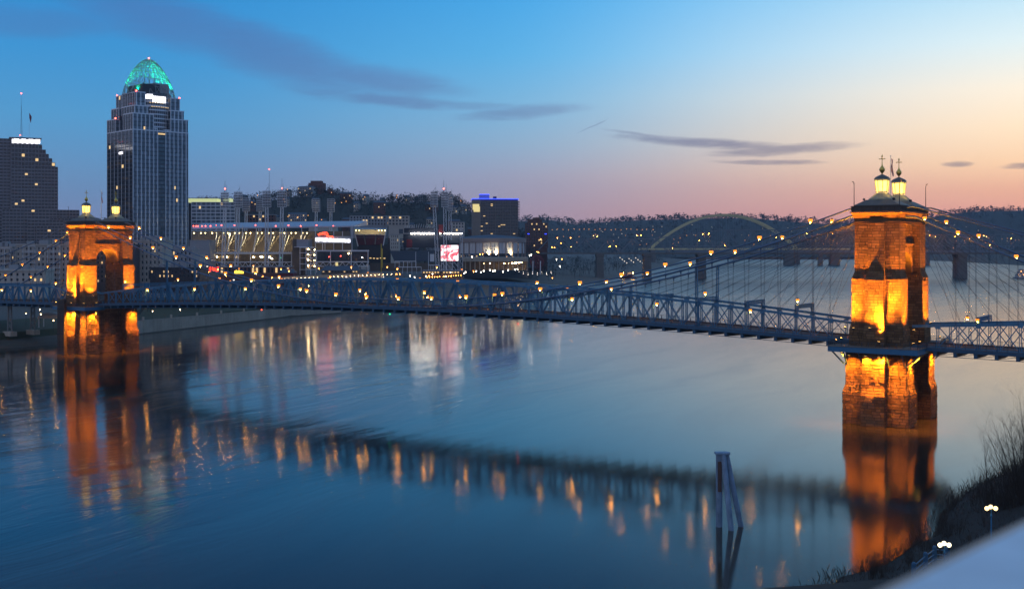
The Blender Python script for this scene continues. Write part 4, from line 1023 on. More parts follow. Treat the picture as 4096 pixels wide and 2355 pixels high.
# club building with glass front
C = thing('club_building', 'glass-fronted ballpark club building on a white truss', 'club building', loc=(0, 0, 0))
MB().loft([b(1265, 1050, 942), b(1474, 1050, 942), b(1474, 1050, 962), b(1265, 1050, 962)], [b(1265, 1006, 942), b(1474, 1006, 942), b(1474, 1006, 962), b(1265, 1006, 962)]).build('hall', M_['darkmetal'], C)
for i in range(14): link('window', unit('glass'), C, Matrix.Translation(b(1268+i*14.6, 1046, 941.6)) @ Matrix.Diagonal((2.7, .1, 6.9, 1)))
for py, h in ((1003, 1.2), (1047, .8), (1065, .6)): beam(C, 'edge_beam', b(1262, py, 941), b(1476, py, 941), .8, h)
for i in range(16):
    px = 1266+i*13; q = (1065, 1049) if i % 2 else (1049, 1065); beam(C, 'truss_web', b(px, q[0], 941), b(px+13, q[1], 941), .4, .4)
for px in (1266, 1322, 1405, 1472): beam(C, 'column', b(px, 1090, 940.5), b(px, 1002, 940.5), .6, .6)
for px, py, mk in ((1316, 1027, 'red'), (1363, 1024, 'red'), (1449, 1030, 'white'), (1395, 1014, 'warm')): MB().ball(b(px, py, 940), .35, 6, 4).build('interior_lamp', M_[mk], C, True)
MB().loft(*[[b(1342, p, 938), b(1352, p, 938), b(1352, p, 940), b(1342, p, 940)] for p in (1066, 1050)]).build('lit_emblem', M_['lit_yellow'], C)
# signs over the stand
SG = thing('ballpark_sign', 'white lit name band under a red neon script on the grandstand', 'sign', loc=b(1331, 960, 936))
m = MB(); rr = random.Random(4)
for i in range(26):
    x0 = wx(1262+i*5.35, 936)-SG.location.x; t_ = i/26*4.0
    m.box(x0, x0+1.0, -.3, .2, -1.0-(t_*.25)+rr.uniform(-.2, .2), 1.9-t_*.35+rr.uniform(-.2, .2))
m.build('name_band', M_['lit_white'], SG, kind='stuff')
MB().box(wx(1260, 938)-SG.location.x, wx(1404, 938)-SG.location.x, .6, 1.2, -2.6, 3.2).build('backing', M_['grey'], SG)
pts = [(1272, 938), (1280, 933), (1295, 930.5), (1308, 930), (1311, 935), (1309, 941), (1316, 944), (1330, 946), (1333, 950), (1322, 948), (1308, 945), (1305, 938), (1290, 936), (1274, 941)]
MB().path([b(x, y, 934)-SG.location for x, y in pts], .3, 6).build('neon_script', M_['neon_red'], SG)
for px in (1290, 1370): MB().bar(b(px, 968, 937)-SG.location, b(px, 1004, 937)-SG.location, .5, .5).build('sign_leg', M_['whitesteel'], SG)
# far stand with red seats
D = thing('red_seat_stand', 'upper stand of dark red seats under its own lit canopy', 'stand', loc=(0, 0, 0))
rows = 14
for i in range(rows):
    t0 = i/rows; y0 = 978-40*t0; xl, xr = 1432-14*t0, 1533+12*t0; Y = 1000+22*t0
    MB().loft([b(xl, y0+2.4, Y), b(xr, y0+2.4, Y), b(xr, y0+2.4, Y+1.6), b(xl, y0+2.4, Y+1.6)], [b(xl, y0, Y), b(xr, y0, Y), b(xr, y0, Y+1.6), b(xl, y0, Y+1.6)]).build('seat_row', M_['redseat'], D)
for f in (.3, .68): beam(D, 'aisle', b(1432+100*f, 977, 999), b(1418+128*f, 938, 1021), .9, .3, 'undercroft')
MB().loft([b(1416, 916, 1010), b(1546, 918, 1010), b(1546, 916, 1040), b(1416, 914, 1040)], [b(1416, 914.5, 1010), b(1546, 916.5, 1010), b(1546, 914, 1040), b(1416, 912, 1040)]).build('canopy', M_['canopy'], D)
MB().loft([b(1418, 938, 1036), b(1545, 938, 1036), b(1545, 938, 1037), b(1418, 938, 1037)], [b(1418, 918, 1036), b(1545, 918, 1036), b(1545, 918, 1037), b(1418, 918, 1037)]).build('back_wall', M_['tan'], D)
for px in (1424, 1437, 1515, 1527, 1540): MB().ball(b(px, 922, 1020), .5, 8, 5).build('canopy_light', M_['canopy_glow'], D, True)
l = bpy.data.lights.new('canopy_beam', 'SPOT'); l.spot_size = R(150); l.energy = 6000; l.color = (1, .8, .4); o = bpy.data.objects.new('canopy_beam', l); col.objects.link(o); o.parent = D; o.location = b(1480, 925, 1022); o.rotation_euler = (R(70), 0, 0)
for x0, y0, x1, y1 in ((1414, 912, 1432, 985), (1546, 912, 1533, 982)): beam(D, 'raking_column', b(x0, y0, 998), b(x1, y1, 998), .8, .8)
MB().loft([b(1430, 1060, 1000), b(1560, 1060, 1000), b(1560, 1060, 1030), b(1430, 1060, 1030)], [b(1430, 979, 1000), b(1560, 979, 1000), b(1560, 979, 1030), b(1430, 979, 1030)]).build('lower_stand', M_['darkmetal'], D)
for i in range(8): link('lit_window', unit('lit'), D, Matrix.Translation(b(1436+i*14, 1034+(i % 3), 999)) @ Matrix.Diagonal((1.6, .2, .8, 1)))
# ---------------------------------------------------------------- light towers
def light_tower(px, ptop, pbot, Y, headw, headh, label, lean=0, rows=6, cols=5, zbot=None):
    T = thing('light_tower', label, 'light tower', loc=at(px, pbot, Y), group=None); z1 = wz(ptop, Y)-T.location.z; hw = headw/F*Y/2; hh = headh/F*Y; s = 1.25
    for sx in (-1, 1):
        for sy in (-1, 1): beam(T, 'leg', (lean+sx*s, sy*s, 0), (sx*s*.8, sy*s*.8, z1-hh), .34, .34)
    n = max(4, int((z1-hh)/3.4)); w = MB()
    for i in range(n):
        za, zb = (z1-hh)*i/n, (z1-hh)*(i+1)/n; k0, k1 = s*(1-.2*i/n), s*(1-.2*(i+1)/n); l0, l1 = lean*(1-i/n), lean*(1-(i+1)/n); q = 1 if i % 2 else -1
        w.bar((l0-q*k0, -k0, za), (l1+q*k1, -k1, zb), .24, .24).bar((l0-k0, q*k0, za), (l1-k1, -q*k1, zb), .2, .2).bar((l0+k0, q*k0, za), (l1+k1, -q*k1, zb), .2, .2).bar((l1-k1, -k1, zb), (l1+k1, -k1, zb), .2, .2)
    w.build('lacing', M_['whitesteel'], T)
    hd = MB()
    for i in range(rows+1): z = z1-hh+hh*i/rows; hd.box(-hw, hw, -1.3, 1.3, z-.12, z+.12)
    for i in range(cols+1): x = -hw+2*hw*i/cols; hd.box(x-.1, x+.1, -1.2, -1.0, z1-hh, z1).box(x-.1, x+.1, 1.0, 1.2, z1-hh, z1)
    hd.build('head_frame', M_['whitesteel'], T)
    for i in range(rows):
        for j in range(cols):
            x = -hw+2*hw*(j+.5)/cols; z = z1-hh+hh*(i+.5)/rows
            link('stadium_lamp', LAMPM, T, Matrix.Translation((x, -.6, z)) @ Matrix.Scale(hw/cols*.9, 4))
    MB().bar((-1, 0, z1), (1.2, 0, z1+3.2), .2, .2).tube((1.2, 0, z1), (1.2, 0, z1+6), .1, .05, 4).build('lightning_rod', M_['darkmetal'], T)
    return T
LAMPM = MB().lathe([(.3, -.35), (.85, -.1), (1, .3), (.85, .35)], 8).mesh('stadium_lamp', [mat('lamp_reflector', (.12, .125, .14), .35, .5)])
for v in LAMPM.vertices: v.co = Vector((v.co.x, -v.co.z, v.co.y))
lts = [(900, 770, 1066, 930, 30, 62, 'unlit floodlight mast in front of the canopy, next to the lit-crown office block', -1.5), (953, 768, 1066, 930, 31, 63, 'unlit floodlight mast in front of the canopy, second from the lit-crown office block', -1.5),
       (1067, 764, 1066, 930, 33, 65, 'unlit floodlight mast in front of the canopy, third from the lit-crown office block', 0), (1128, 764, 1066, 930, 34, 64, 'unlit floodlight mast in front of the canopy, nearest the brown lift core', -1),
       (985, 792, 1000, 1120, 28, 53, 'smaller floodlight mast rising behind the canopy, between the front masts', -1), (1041, 794, 1000, 1120, 28, 52, 'smaller floodlight mast behind the canopy, close beside a front mast', -1),
       (1265, 796, 1000, 1150, 29, 51, 'far floodlight mast below the hilltop apartment tower', -.5), (1324, 796, 1000, 1150, 28, 51, 'far floodlight mast below the hilltop church', -.5),
       (1737, 766, 1094, 900, 27, 61, 'tall lattice floodlight mast beside the pink video screen', 3), (1779, 768, 1094, 900, 26, 60, 'tall lattice floodlight mast standing in front of the pink video screen', 0.5), (1800, 783, 960, 1010, 20, 60, 'lattice floodlight mast behind the pair at the video screen', 0)]
for a in lts: light_tower(*a)
for a0, (px, pt) in enumerate(((1077, 676), (900, 722), (1128, 714), (1775, 720))):
    an = thing('radio_mast', ['tall thin radio mast with red lights behind the ballpark', 'thin lightning mast on the floodlight head by the lit-crown block', 'thin lightning mast on the floodlight head by the lift core', 'thin lightning mast over the video screen pair'][a0], 'mast', loc=at(px, 770, 935 if a0 else 1200)); H = wz(pt, an.location.y)-an.location.z
    MB().tube((0, 0, -2), (0, 0, H), .22, .1, 5).build('pole', M_['darkmetal'], an); MB().ball((0, 0, H*(.98 if a0 == 0 else .3)), .55, 8, 5).build('aircraft_light', M_['red'], an, True)
# ---------------------------------------------------------------- scoreboard, screen, bleachers
SB = thing('scoreboard', 'wide dark navy scoreboard with a row of bulbs along its top', 'scoreboard', loc=at(1720, 990, 1020))
def lb(px, py, Y=1020): return at(px, py, Y)-SB.location
def panel(T, nm, x0, x1, p0, p1, Y, mt, o, th=1.0): return MB().loft([at(x0, p1, Y)-o, at(x1, p1, Y)-o, at(x1, p1, Y)-o+Vector((0, th, 0)), at(x0, p1, Y)-o+Vector((0, th, 0))], [at(x0, p0, Y)-o, at(x1, p0, Y)-o, at(x1, p0, Y)-o+Vector((0, th, 0)), at(x0, p0, Y)-o+Vector((0, th, 0))]).build(nm, M_[mt], T)
M_['dullred'] = mat('dull_red_panel', (.16, .02, .03), .7); M_['slate'] = mat('slate_panel', (.06, .08, .11), .7)
panel(SB, 'board', 1613, 1842, 936, 991, 1020, 'navy', SB.location, 3)
panel(SB, 'advert_panel', 1626, 1648, 957, 988, 1019, 'dullred', SB.location, .5); panel(SB, 'advert_panel', 1798, 1836, 952, 972, 1019, 'slate', SB.location, .5); panel(SB, 'advert_panel', 1754, 1774, 899, 930, 1019, 'dullred', SB.location, .5)
panel(SB, 'name_panel', 1616, 1738, 912, 932, 1019, 'navy', SB.location, .5); panel(SB, 'advert_panel', 1596, 1612, 916, 935, 1019, 'slate', SB.location, .5)
for i in range(13): MB().bar(lb(1618+i*9.2, 912, 1018), lb(1622+i*9.2, 895+3*abs(6-i)/2, 1018), .35, .35).build('crest_strut', M_['whitesteel'], SB)
for i in range(34):
    if i not in (16, 17, 18, 20, 21): MB().ball(lb(1645+i*6.1, 934, 1018), .55, 8, 5).build('bulb', M_['white'], SB, True)
for px in (1620, 1700, 1790, 1838): MB().bar(lb(px, 991), lb(px, 1080), 1.2, 1.2).build('leg', M_['darkmetal'], SB)
VS = thing('video_screen', 'glowing pink and white video screen on the ballpark wall', 'screen', loc=at(1796, 1045, 905))
sm = bpy.data.materials.new('screen_picture'); sm.use_nodes = True; t = NT(sm.node_tree); bb = t.n['Principled BSDF']; tc = t.n.new('ShaderNodeTexCoord')
nn = t.noise(tc.outputs['Object'], .22, 3, .5, 1.2); c_ = t.ramp(nn, [(.36, srgb(205, 70, 85)), (.47, srgb(238, 130, 140)), (.55, (1, 1, 1, 1)), (.75, (1, .95, .95, 1))])
t.l.new(c_, bb.inputs['Emission Color']); bb.inputs['Emission Strength'].default_value = 1.7; bb.inputs['Base Color'].default_value = (.1, .05, .06, 1); M_['screen'] = sm
panel(VS, 'display', 1764, 1833, 981, 1043, 904.7, 'screen', VS.location, .3)
panel(VS, 'cabinet', 1761, 1836, 979, 1045, 905.02, 'grey', VS.location, 2)
for px in (1766, 1786, 1810, 1832):
    MB().bar(at(px, 1046, 906)-VS.location, at(px, 1096, 906)-VS.location, .6, .6).build('leg', M_['whitesteel'], VS)
for i in range(4): MB().bar(at(1766+i*17, 1048, 905)-VS.location, at(1783+i*17, 1070, 905)-VS.location, .4, .4).build('brace', M_['whitesteel'], VS); MB().bar(at(1766+i*17, 1070, 905)-VS.location, at(1783+i*17, 1092, 905)-VS.location, .4, .4).build('brace', M_['whitesteel'], VS)
BL = thing('bleachers', 'dark blue bleacher blocks below the scoreboard', 'stand', loc=at(1640, 1080, 930))
for i in range(9): panel(BL, 'bench_row', 1560+i*2, 1735, 1003+i*4.6, 1007.4+i*4.6, 1000-i*4, 'slate', BL.location, 4)
panel(BL, 'front_wall', 1480, 1740, 1052, 1085, 955, 'undercroft', BL.location, 3)
panel(BL, 'white_board', 1720, 1737, 1016, 1046, 940, 'whitesteel', BL.location, 1)
for x0, x1, p in ((1592, 1685, 1068), (1580, 1664, 1045), (1714, 1760, 1060)):
    MB().bar(at(x0, p, 935)-BL.location, at(x1, p, 935)-BL.location, .5, .6).build('pipe_rail', M_['whitesteel'], BL)
    for k in range(6): q = x0+(x1-x0)*k/5; MB().bar(at(q, p, 935)-BL.location, at(q, p+26, 935)-BL.location, .35, .35).build('pipe_post', M_['whitesteel'], BL)
for px in (1525,): 
    fpole = thing('foul_pole', 'tall yellow foul pole inside the ballpark', 'pole', loc=at(px, 1090, 950)); MB().tube((0, 0, 0), (0, 0, wz(975, 950)-fpole.location.z), .35, .3, 8).box(.3, 1.2, -.05, .05, 4, 20).build('pole', mat('foul_yellow', (.6, .42, .05), .6), fpole)
for (px, p0, p1, lab) in ((1663, 1007, 1070, 'white steel net post left of the bleacher rail'), (1714, 1007, 1065, 'white steel net post by the white board'), (1845, 910, 1090, 'white lattice steel mast beside the round arena')):
    n_ = thing('net_post', lab, 'post', loc=at(px, p1, 940)); H = wz(p0, 940)-n_.location.z
    if px == 1845:
        q = MB()
        for sx in (-1.2, 1.2): q.bar((sx, 0, 0), (sx*.8, 0, H), .35, .35)
        for i in range(12): q.bar((-1.2 if i % 2 else 1.2, 0, H*i/12), (1.2 if i % 2 else -1.2, 0, H*(i+1)/12), .25, .25)
        q.build('mast', M_['whitesteel'], n_)
    else: MB().tube((0, 0, 0), (0, 0, H), .3, .22, 6).build('pole', M_['whitesteel'], n_)
# ---------------------------------------------------------------- round arena
AR = thing('arena', 'round white-walled arena with a flat dark roof', 'arena', loc=(wx(1985, 1180)-6, 1235, 0)); ra = 36.5; n = 56
za, zb, zc, zd = wz(1014, 1195), wz(970, 1195), wz(953, 1195), wz(943, 1230)
M_['arena_white'] = mat('arena_panel', (.62, .6, .6), .6, 0, .1, .1); M_['fascia'] = mat('arena_fascia', (.3, .24, .22), .7, 0, .15, .1)
MB().lathe([(ra-.6, za), (ra-.6, zb+.2)], n).build('drum_core', M_['grey'], AR)
for i in range(n):
    a0, a1 = 2*math.pi*(i+.04)/n, 2*math.pi*(i+.96)/n
    if math.sin((a0+a1)/2) < .35:
        MB().loft(*[[(r*math.cos(a), r*math.sin(a), z) for r, a in ((ra-.55, a0), (ra-.2, a0), (ra-.2, a1), (ra-.55, a1))][::-1] for z in (za, zb)]).build('wall_panel', M_['arena_white'], AR)
        if i % 2 == 0: a = 2*math.pi*i/n; MB().box(-.4, .4, -.8, .9, za-9, zb).build('fin', M_['fascia'], AR, M=Matrix.Translation((ra*math.cos(a), ra*math.sin(a), 0)) @ Matrix.Rotation(a-math.pi/2, 4, 'Z'))
MB().lathe([(ra-.3, zb), (ra+1.0, zb+.3), (ra+1.2, zc), (ra-.2, zc+.3)], n).build('fascia', M_['fascia'], AR)
MB().lathe([(ra-.3, zc+.31), (ra*.7, zc+2.2), (ra*.3, zd+.6), (.3, zd+1.0)], n).build('roof', M_['slate'], AR)
MB().lathe([(ra+3, 9), (ra+3, za-5), (ra-1, za-4.9)], n).build('podium', M_['darkmetal'], AR)
for a in (-1.62, -1.42, -.98):
    p = Vector((math.cos(a)*(ra+1.3), math.sin(a)*(ra+1.3), za-.3))
    MB().ball(p, .6, 8, 5).build('uplight', M_['warm'], AR, True)
    l = bpy.data.lights.new('uplight_beam', 'SPOT'); l.spot_size = R(120); l.energy = 2600; l.color = (1, .85, .5); l.shadow_soft_size = .4; o = bpy.data.objects.new('uplight_beam', l); col.objects.link(o); o.parent = AR; o.location = p+Vector((math.cos(a)*.6, math.sin(a)*.6, .8)); o.rotation_euler = (R(150), 0, 0)
PT = thing('arena_terrace', 'raised concrete terrace on columns in front of the round arena', 'terrace', loc=at(1985, 1075, 1100))
panel(PT, 'deck', 1850, 2112, 1030, 1046, 1095, 'concrete', PT.location, 40)
for i in range(14): MB().bar(at(1862+i*19, 1046, 1097)-PT.location, at(1862+i*19, 1082, 1097)-PT.location, 1.0, 1.0).build('column', M_['concrete'], PT)
panel(PT, 'back_wall', 1850, 2112, 1046, 1080, 1112, 'undercroft', PT.location, 3)
for i, px in enumerate((1937, 1960, 2017, 2034, 2048, 2058, 2064, 2070, 2077, 2083, 2089)): MB().ball(at(px, 1055-i*.6, 1098)-PT.location, .42, 8, 5).build('soffit_light', M_['warm'], PT, True)
# ring sculpture and its twin posts
RS = thing('ring_sculpture', 'dark red open ball sculpture of steel rings by the landing', 'sculpture', loc=at(2147, 1047, 1060))
rs_ = 27/F*1060
M_['redsteel'] = mat('dark_red_steel', (.2, .02, .03), .6)
for i in range(9): MB().path([Matrix.Rotation(math.pi*i/9, 4, 'Z') @ Vector((rs_*math.cos(2*math.pi*k/28), 0, rs_*math.sin(2*math.pi*k/28))) for k in range(29)], .22, 5).build('ring', M_['redsteel'], RS)
for k in (-.6, -.25, .1, .45, .75): MB().path([(rs_*math.cos(k)*math.cos(2*math.pi*i/24), rs_*math.cos(k)*math.sin(2*math.pi*i/24), rs_*math.sin(k)) for i in range(25)], .18, 5).build('ring', M_['redsteel'], RS)
for px in (2132, 2162):
    MB().bar(at(px, 1044, 1045)-RS.location, at(px-1, 1098, 1045)-RS.location, .9, .9).build('post', M_['whitesteel'], RS)
# ---------------------------------------------------------------- low riverfront buildings, signs, awnings
def low(name, label, x0, x1, p0, p1, Y, mt, roof=None, dep=14, cat='building', win=0, lit=.2):
    T = thing(name, label, cat, loc=at((x0+x1)/2, p1, Y)); o = T.location.copy(); w = (x1-x0)/F*Y; z1 = wz(p0, Y)-o.z
    MB().box(-w/2, w/2, 0, dep, -6, z1).build('wall', M_[mt], T)
    if roof: MB().loft([(-w/2-.6, -.8, z1), (w/2+.6, -.8, z1), (w/2+.6, dep+.8, z1), (-w/2-.6, dep+.8, z1)], [(-w/2+1, dep*.45, z1+roof), (w/2-1, dep*.45, z1+roof), (w/2-1, dep*.55, z1+roof), (-w/2+1, dep*.55, z1+roof)]).build('roof', M_['slate'], T)
    else: MB().box(-w/2-.2, w/2+.2, -.3, dep+.2, z1, z1+.5).build('parapet', M_['grey'], T)
    if win: facade(T, (-w/2, 0), (w/2, 0), .3, z1-.5, win, max(1, round(z1/4)), 'glass', mt, w/win*.45, 1.2, .2, lit, None, rnd)
    return T
low('market_hall', 'low dark hipped-roof hall in front of the club building', 1288, 1432, 1082, 1096, 880, 'undercroft', 3.5, win=12, lit=.25)
low('grey_service_block', 'plain grey service block at the end of the grandstand', 758, 838, 962, 1075, 940, 'grey', dep=20)
low('shop_row', 'low shop row under the concourse with bright fronts', 880, 1160, 1068, 1098, 900, 'brick', win=18, lit=.35)
low('corner_restaurant', 'pale corner restaurant under the red neon sign', 712, 800, 1018, 1105, 860, 'tan', win=7, lit=.25)
low('awning_pavilion', 'dark red round-roofed tent pavilion by the shop row', 1118, 1172, 1092, 1105, 860, 'dullred', 3, win=0)
low('riverside_pavilion', 'low lit pavilion below the video screen', 1690, 1850, 1084, 1100, 850, 'undercroft', win=14, lit=.85)
NS = thing('neon_sign', 'red two-line neon sign on the restaurant roof', 'sign', loc=at(842, 1086, 850)); rr = random.Random(9); q = MB()
for row, (x0, x1, z) in enumerate(((-2.5, 6.2, 2.0), (-6.2, 6.0, .1))):
    x = x0
    while x < x1:
        w_ = rr.uniform(.6, .95); k = rr.randrange(4)
        q.box(x, x+.2, -.1, .1, z, z+1.5)
        if k != 1: q.box(x+.2, x+w_, -.1, .1, z+1.3, z+1.5)
        if k != 2: q.box(x+.2, x+w_, -.1, .1, z, z+.2)
        if k in (0, 3): q.box(x+w_-.2, x+w_, -.1, .1, z+.2, z+1.3)
        x += w_+.3
q.build('neon_letters', M_['neon_red'], NS, kind='stuff')
MB().box(-6.4, 6.4, .2, .4, -.2, 3.9).build('backing', M_['darkmetal'], NS)
YS = thing('lit_storefront', 'yellow lit storefront sign beside the red neon sign', 'sign', loc=at(956, 1094, 855))
q = MB()
for i in range(7): q.box(-3.4+i, -3.4+i+.8, -.1, .1, 0, 2+.5*(i % 2))
q.build('sign_letters', glow('store_yellow', (1, .6, .06), 2.5), YS, kind='stuff'); MB().box(-3.8, 3.9, .2, .5, -.4, 2.9).build('backing', M_['darkmetal'], YS)
# promenade retaining wall with its string of lamps
PW = thing('promenade_wall', 'pale concrete promenade wall topped by a string of small lamps', 'wall', loc=at(1300, 1118, 830))
for i in range(26):
    xa, xb = 1090+i*17, 1106.6+i*17; pa, pb = 1108-i*.75, 1108-(i+1)*.75
    f_ = lambda x, y, d=0: at(x, y, 830+d)-PW.location
    MB().loft([f_(xa, 1128), f_(xb, 1128), f_(xb, 1128, 1), f_(xa, 1128, 1)], [f_(xa, pa), f_(xb, pb), f_(xb, pb, 1), f_(xa, pa, 1)]).build('wall_panel', M_['concrete'], PW)
LP['prom'] = [lamp_proto('promenade_lamp', 'warm', .34, 3.2, 'small warm globe lamp on the promenade wall', 'lamp', 'string of lamps on the promenade wall'), False]
for i in range(27):
    if i in (9, 10, 11): continue
    put_lamp('prom', at(1139+i*16.4, 1113.5-i*.72, 829))
M_['whitecity'] = glow('city_white_lamp', (1, .88, .7), 60); M_['whitecity_glass'] = M_['white_glass']; M_['ambercity'] = glow('city_amber_lamp', (1, .42, .07), 80); M_['ambercity_glass'] = M_['amber_glass']
LP['white'] = [lamp_proto('street_lamp', 'whitecity', .6, 6.5, 'bright white street lamp near the ballpark and arena', 'lamp', 'white street lamps along the riverfront'), False]
for px, py in ((1533, 1108), (1640, 1101), (1658, 1107), (1704, 1103), (1730, 1094), (1783, 1103), (1803, 1089), (1858, 1091), (1862, 1086), (1905, 1083), (1924, 1087), (1935, 1081), (1960, 1078), (1972, 1082), (1980, 1080), (2012, 1084), (2033, 1078), (2060, 1076), (2070, 1075), (1040, 1122), (1003, 1127), (829, 1066), (1385, 1107), (1888, 1025), (2239, 1063), (2226, 1036), (2125, 1017), (2118, 1020), (825, 1070), (640, 1138), (812, 1129), (935, 1119)):
    put_lamp('white', at(px, py, 850 if px > 1400 else 800))
LP['am'] = [lamp_proto('street_lamp', 'ambercity', .6, 6.5, 'amber street lamp among the riverfront buildings', 'lamp', 'amber street lamps in the city'), False]
for px, py in ((742, 1000), (833, 1034), (702, 1037), (926, 1065), (903, 1100), (1023, 1095), (2148, 1006), (2154, 1007), (1920, 1015), (1930, 1014), (2208, 987), (2218, 988), (2210, 1110), (2247, 1034), (2162, 955), (2230, 949), (2282, 949), (2244, 971), (430, 1005), (590, 1120), (1585, 1093), (1600, 1095), (1760, 1087), (640, 1050)):
    put_lamp('am', at(px, py, 900 if px < 1500 else 1150))
rl_ = random.Random(31)
for i in range(34): put_lamp('am', at(560+i*40+rl_.uniform(-14, 14), rl_.uniform(1060, 1126), rl_.uniform(760, 900)))
LP['ylw'] = [lamp_proto('bollard_lamp', 'ambercity', .42, 1.2, 'low yellow lamp along the terrace under the video screen', 'lamp', 'yellow lamps along the terrace'), False]
for i in range(14): put_lamp('ylw', at(1709+i*9.9+(6 if i > 5 else 0), 1107-i*.6, 846))
LP['pier'] = [lamp_proto('landing_lamp', 'white', .22, 3.0, 'tiny white lamp on the boat landing by the red ring sculpture', 'lamp', 'cluster of lamps on the boat landing'), False]
for i in range(20): put_lamp('pier', at(2076+(i*37) % 130, 1085+(i*13) % 14, 1000))
LP['lawn'] = [lamp_proto('park_lamp', 'warm', .36, 5.5, 'warm park lamp on the lawn above the floodwall', 'lamp', 'park lamps above the floodwall'), False]
for px, py, Y in ((104, 1252, 510), (163, 1254, 512), (610, 1243, 585), (720, 1236, 610), (214, 1279, 500), (160, 1236, 560)): put_lamp('lawn', at(px, py, Y))
T = thing('canopy_tent', 'pale curved shelter on the lawn behind the far tower', 'shelter', loc=at(206, 1290, 505))
MB().rings([[(-5*k, -3*k, z), (5*k, -3*k, z), (5.2*k, 3*k, z), (-5*k, 3*k, z)] for k, z in ((1, 2.0), (.9, 3.2), (.55, 4.2), (.2, 4.6))]).build('shell', M_['tan'], T)
for x, y in ((-4.5, -2.6), (4.5, -2.6), (4.5, 2.6), (-4.5, 2.6)): MB().tube((x, y, -2), (x, y, 2.2), .2).build('post', M_['whitesteel'], T)
T = thing('approach_trestle', 'pale steel trestle leg under the approach span above the lawn', 'trestle', BM @ Matrix.Translation((-57, 0, 0)))
M_['trestle'] = mat('trestle_paint', (.2, .2, .19), .7)
for y in (-5.5, 5.5):
    for sx in (-1.6, 1.6): MB().bar((sx, y, 6), (sx*.6, y, 17.9), .5, .5).build('leg', M_['trestle'], T)
    for i in range(4): MB().bar((-1.5, y, 7+i*2.6), (1.5, y, 9.6+i*2.6), .25, .25).build('brace', M_['trestle'], T); MB().bar((1.5, y, 7+i*2.6), (-1.5, y, 9.6+i*2.6), .25, .25).build('brace', M_['trestle'], T)
    MB().box(-3, 3, y-1.5, y+1.5, 4, 6).build('footing', M_['concrete'], T)
# ================================================================== wooded hills
def ridge(tab, px):
    for (x0, y0), (x1, y1) in zip(tab, tab[1:]):
        if x0 <= px <= x1: return y0+(y1-y0)*(px-x0)/(x1-x0)
    return tab[0][1] if px < tab[0][0] else tab[-1][1]
R1 = [(300, 930), (650, 870), (760, 830), (950, 812), (1040, 806), (1100, 800), (1180, 786), (1300, 772), (1420, 800), (1500, 804), (1600, 812), (1700, 806), (1770, 796), (1830, 812), (1890, 852), (1960, 892), (2040, 930), (2120, 965)]
R2 = [(1900, 905), (2080, 886), (2200, 878), (2300, 898), (2450, 886), (2600, 880), (2850, 874), (3000, 872), (3150, 886), (3300, 896), (3500, 888), (3700, 878), (3760, 860), (3900, 846), (4096, 842), (4500, 836), (5200, 850)]
def hill(name, tab, pxs, Yr, Yf, zf, seed):
    m = MB(); rw = []; rn = random.Random(seed)
    for i, px in enumerate(pxs):
        zr = wz(ridge(tab, px), Yr); X = wx(px, Yr); cl = []
        for j, t_ in enumerate((0, .12, .3, .5, .7, .85, 1, 1.15, 1.5)):
            Y = Yf+(Yr-Yf)*t_; k = min(1, t_)
            z = zf+(zr-zf)*(k*k*(3-2*k)*.75+k*.25)-(max(0, t_-1)*80)+rn.uniform(-3, 3)*(0 < t_ < 1)
            cl.append((X, Y, z))
        rw.append(cl)
    n = len(rw[0]); m.poly([p for c in rw for p in c], [(i*n+j, (i+1)*n+j, (i+1)*n+j+1, i*n+j+1) for i in range(len(rw)-1) for j in range(n-1)])
    m.build(name, M_['hillside'], smooth=True, kind='structure')
    return rw
M_['hillside'] = mat('hillside_soil', (.04, .038, .03), .95, 0, .4, .01)
rw1 = hill('hillside', R1, list(range(300, 2140, 20)), 1750, 1290, 18, 1)
rw2 = hill('far_hills', R2, list(range(1900, 5200, 40)), 4700, 3500, 6, 2)
def crown(mb, p, h, r, n, rn, big=1):
    mb.poly([(p[0]-.2, p[1], p[2]-1), (p[0]+.2, p[1], p[2]-1), (p[0], p[1], p[2]+h*.8)], [(0, 1, 2)])
    for _ in range(n):
        a = rn.uniform(0, 2*math.pi); u = rn.uniform(-1, 1); q = rn.random()**.45
        x, y, z = p[0]+r*q*math.cos(a)*math.sqrt(1-u*u), p[1]+r*q*math.sin(a)*math.sqrt(1-u*u), p[2]+h*.6+h*.42*q*u
        s = rn.uniform(.12, .32)*r*big
        d = [Vector((rn.uniform(-1, 1), rn.uniform(-1, 1), rn.uniform(-.6, 1.2)))*s for _ in range(3)]
        mb.poly([Vector((x, y, z))+v for v in d], [(0, 1, 2)])
def wood(name, rw, count, h0, h1, n, seed, label, mt, big=1):
    rn = random.Random(seed); m = MB()
    for _ in range(count):
        i = rn.randrange(len(rw)-1); f = rn.random(); t_ = 1-rn.random()**1.6; nrow = len(rw[0])-2; j = t_*(nrow-.01); j0 = int(j); fj = j-j0
        a = [rw[i][j0][k]*(1-f)+rw[i+1][j0][k]*f for k in range(3)]; b2 = [rw[i][j0+1][k]*(1-f)+rw[i+1][j0+1][k]*f for k in range(3)]
        p = [a[k]*(1-fj)+b2[k]*fj for k in range(3)]; h = rn.uniform(h0, h1); crown(m, p, h, h*rn.uniform(.32, .48), n, rn, big)
    m.build(name, M_[mt], kind='stuff', label=label, cat='woods')
wood('hillside_woods', rw1, 3000, 8, 17, 30, 5, 'bare winter woods covering the near hillside behind the ballpark', 'fartwig')
wood('far_woods', rw2, 4200, 12, 28, 14, 6, 'bare winter woods covering the far river hills', 'fartwig', 1.9)
